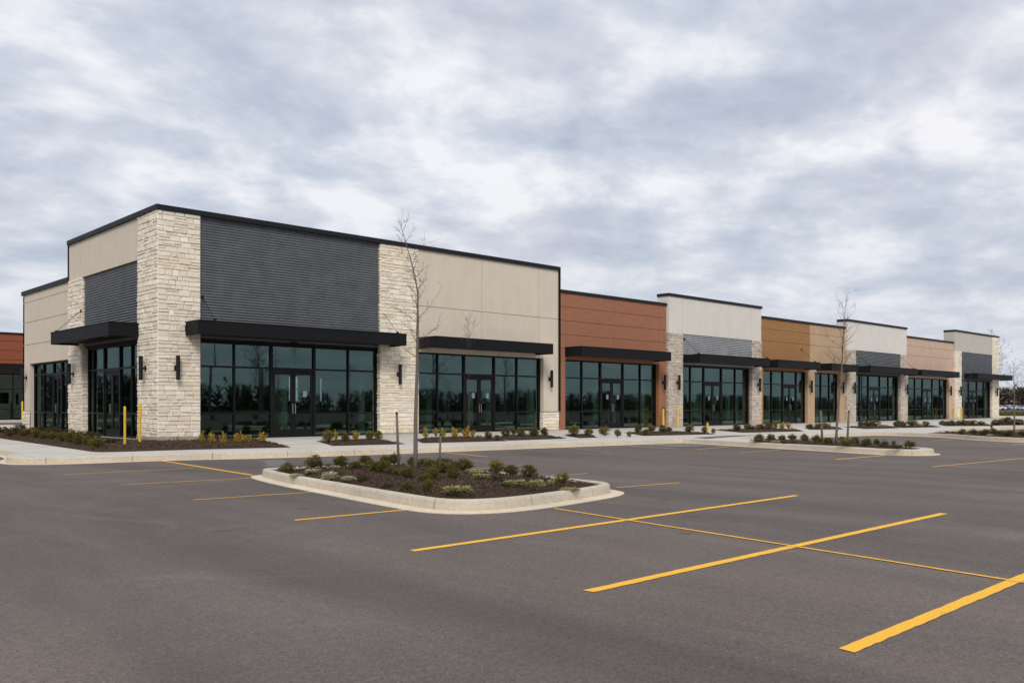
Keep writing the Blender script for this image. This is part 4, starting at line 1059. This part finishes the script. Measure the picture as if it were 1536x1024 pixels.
def make_car(mat):
    T = thing('parked_car', (0,0,0), '', 'car', 'cars parked on the far lot')
    b = MB(); prof = [(-2.2,.35),(-2.25,.75),(-2.0,.9),(-1.5,.95),(-.95,1.42),(.5,1.45),(1.25,.98),(2.1,.85),(2.25,.6),(2.2,.35)]
    n = len(prof); vs = []
    for y in (-.85,.85):
        vs += [(x,y*(.86 if z > 1.2 else 1),z) for x, z in prof]
    b.mesh(vs, [tuple(range(n)), tuple(range(2*n-1,n-1,-1))]+[(i,n+i,n+(i+1)%n,(i+1)%n) for i in range(n)])
    b.build('body', M[mat], T)
    w = MB()
    for s in (-1,1):
        w.face([(-1.3,s*.87,1.0),(-.9,s*.80,1.36),(.42,s*.80,1.38),(1.0,s*.87,1.0)])
    w.face([(1.24,-.7,1.0),(1.24,.7,1.0),(.58,.64,1.42),(.58,-.64,1.42)]); w.face([(-1.52,-.7,.97),(-1.52,.7,.97),(-1.0,.64,1.41),(-1.0,-.64,1.41)])
    w.build('car_windows', M['car_dark'], T)
    for x in (-1.35,1.35):
        for s in (-1,1):
            t = MB(); t.tube([(x,s*.7,.33),(x,s*.9,.33)], .33, 14); t.build('wheel', M['tyre_rubber'], T)
    return T
src = {}
cars = [(272.0,61.6,'car_white','first white car on the far lot beside the last pillar'),(273,60.9,'car_blue','blue car on the far lot just right of the last pillar'),(275.1,60.2,'car_white','white car on the far lot left of the bare tree trunk'),
 (275.5,59.0,'car_silver','silver car on the far lot near the bare tree trunk'),(276.9,58.4,'car_dark','dark car on the far lot right of the bare tree trunk'),(278,57.3,'car_blue','blue car on the far lot at the right edge'),(279,55.9,'car_white','white car on the far lot at the right edge')]
for i, (x, y, mt, lb) in enumerate(cars):
    x, y = CAM[0]+(x-CAM[0])*.97, CAM[1]+(y-CAM[1])*.97
    if mt not in src:
        src[mt] = make_car(mt); o = src[mt]; o.location = (x,y,-.02); o.rotation_euler.z = R(100+i*7); o['label'] = lb
    else: copy_thing(src[mt], (x,y,-.02), R(95+i*9), lb)

# ------------------------------------------------------------------ camera, light, sky
cam = bpy.data.cameras.new('camera'); co = bpy.data.objects.new('camera', cam); COL.objects.link(co)
co.location = CAM; co.rotation_euler = (R(90), 0, R(HEAD-90))
cam.sensor_width = 36; cam.lens = 36*1325.7/1536; cam.shift_y = (608-512)/1536; cam.clip_end = 2000; cam.clip_start = .05
scene.camera = co
SUN_EL, SUN_AZ = 38, 231             # direction the sun stands in, azimuth measured from +X
sd = bpy.data.lights.new('sun','SUN'); so = bpy.data.objects.new('sun', sd); COL.objects.link(so)
sd.energy = 1.5; sd.angle = R(20); sd.color = (1,.94,.86)
v = Vector((math.cos(R(SUN_AZ))*math.cos(R(SUN_EL)), math.sin(R(SUN_AZ))*math.cos(R(SUN_EL)), math.sin(R(SUN_EL))))
so.rotation_euler = v.to_track_quat('Z','Y').to_euler(); so.location = (-20,-40,40)
W = bpy.data.worlds.new('World'); scene.world = W; W.use_nodes = True
class WT(NT):
    def __init__(self, tree):
        self.t = tree; tree.nodes.clear(); self.out = self.n('ShaderNodeOutputWorld')
w = WT(W.node_tree)
sky = w.n('ShaderNodeTexSky', sky_type='NISHITA'); sky.sun_disc = False; sky.sun_elevation = R(SUN_EL); sky.sun_rotation = R(90-SUN_AZ)
b1 = w.n('ShaderNodeBackground'); w.l(sky.outputs[0], b1.inputs[0]); b1.inputs[1].default_value = .1
tc = w.n('ShaderNodeTexCoord'); sp = w.n('ShaderNodeSeparateXYZ'); w.l(tc.outputs['Generated'], sp.inputs[0])
zz = w.math('ADD', w.math('MAXIMUM', sp.outputs['Z'], 0.0), .22)
cb = w.n('ShaderNodeCombineXYZ'); w.l(w.math('DIVIDE', sp.outputs['X'], zz), cb.inputs[0]); w.l(w.math('DIVIDE', sp.outputs['Y'], zz), cb.inputs[1])
def wmap(rot, scale, loc=(0,0,0)):
    m_ = w.n('ShaderNodeMapping'); m_.inputs['Rotation'].default_value = (0,0,R(rot)); m_.inputs['Scale'].default_value = scale; m_.inputs['Location'].default_value = loc
    w.l(cb.outputs[0], m_.inputs[0]); return m_.outputs[0]
LOC = (61.1, 2.4, 0)
n1 = w.noise(wmap(-HEAD, (1,1.15,1), LOC), 2.8, 9, .555, .2)
n2 = w.noise(wmap(-HEAD, (1,1,1), (50.07,4.6,0)), .8, 2, .5, .0)
n3 = w.noise(wmap(-HEAD, (1,1.1,1), (1.3+LOC[0],5.2,0)), 8.0, 7, .58, .25)
n4 = w.noise(wmap(-HEAD, (1,1,1), (4.4,8.1+LOC[1],0)), 1.3, 3, .5, .0)
tt = w.math('ADD', w.math('ADD', w.math('MULTIPLY', n1, .69), w.math('MULTIPLY', n2, .16)), w.math('MULTIPLY', n3, .17))
ca = w.ramp(tt, [(.335,(.42,.48,.60)),(.43,(.52,.58,.69)),(.505,(.64,.685,.78)),(.61,(.90,.91,.955))])
cl = w.ramp(tt, [(.335,(.47,.50,.60)),(.43,(.58,.605,.70)),(.505,(.69,.705,.79)),(.61,(.93,.925,.955))])
cc = w.mix(ca, cl, w.ramp(n4, [(.45,(0,0,0)),(.70,(.8,.8,.8))]))
hz = w.ramp(sp.outputs['Z'], [(0,(1,1,1)),(.10,(.45,.45,.45)),(.25,(0,0,0))])
cc = w.mix(cc, (.60,.645,.715), w.math('MULTIPLY', hz, .75))
b2 = w.n('ShaderNodeBackground'); w.l(cc, b2.inputs[0]); b2.inputs[1].default_value = .78
gap = w.ramp(tt, [(.28,(.75,.75,.75)),(.36,(1,1,1))])
ms = w.n('ShaderNodeMixShader'); w.l(gap, ms.inputs[0]); w.l(b1.outputs[0], ms.inputs[1]); w.l(b2.outputs[0], ms.inputs[2]); w.l(ms.outputs[0], w.out.inputs['Surface'])
scene.view_settings.view_transform = 'Standard'; scene.view_settings.look = 'None'; scene.view_settings.gamma = 1; scene.view_settings.exposure = .35
scene.render.engine = 'CYCLES'; scene.cycles.use_denoising = True; scene.cycles.max_bounces = 7; scene.cycles.transparent_max_bounces = 16
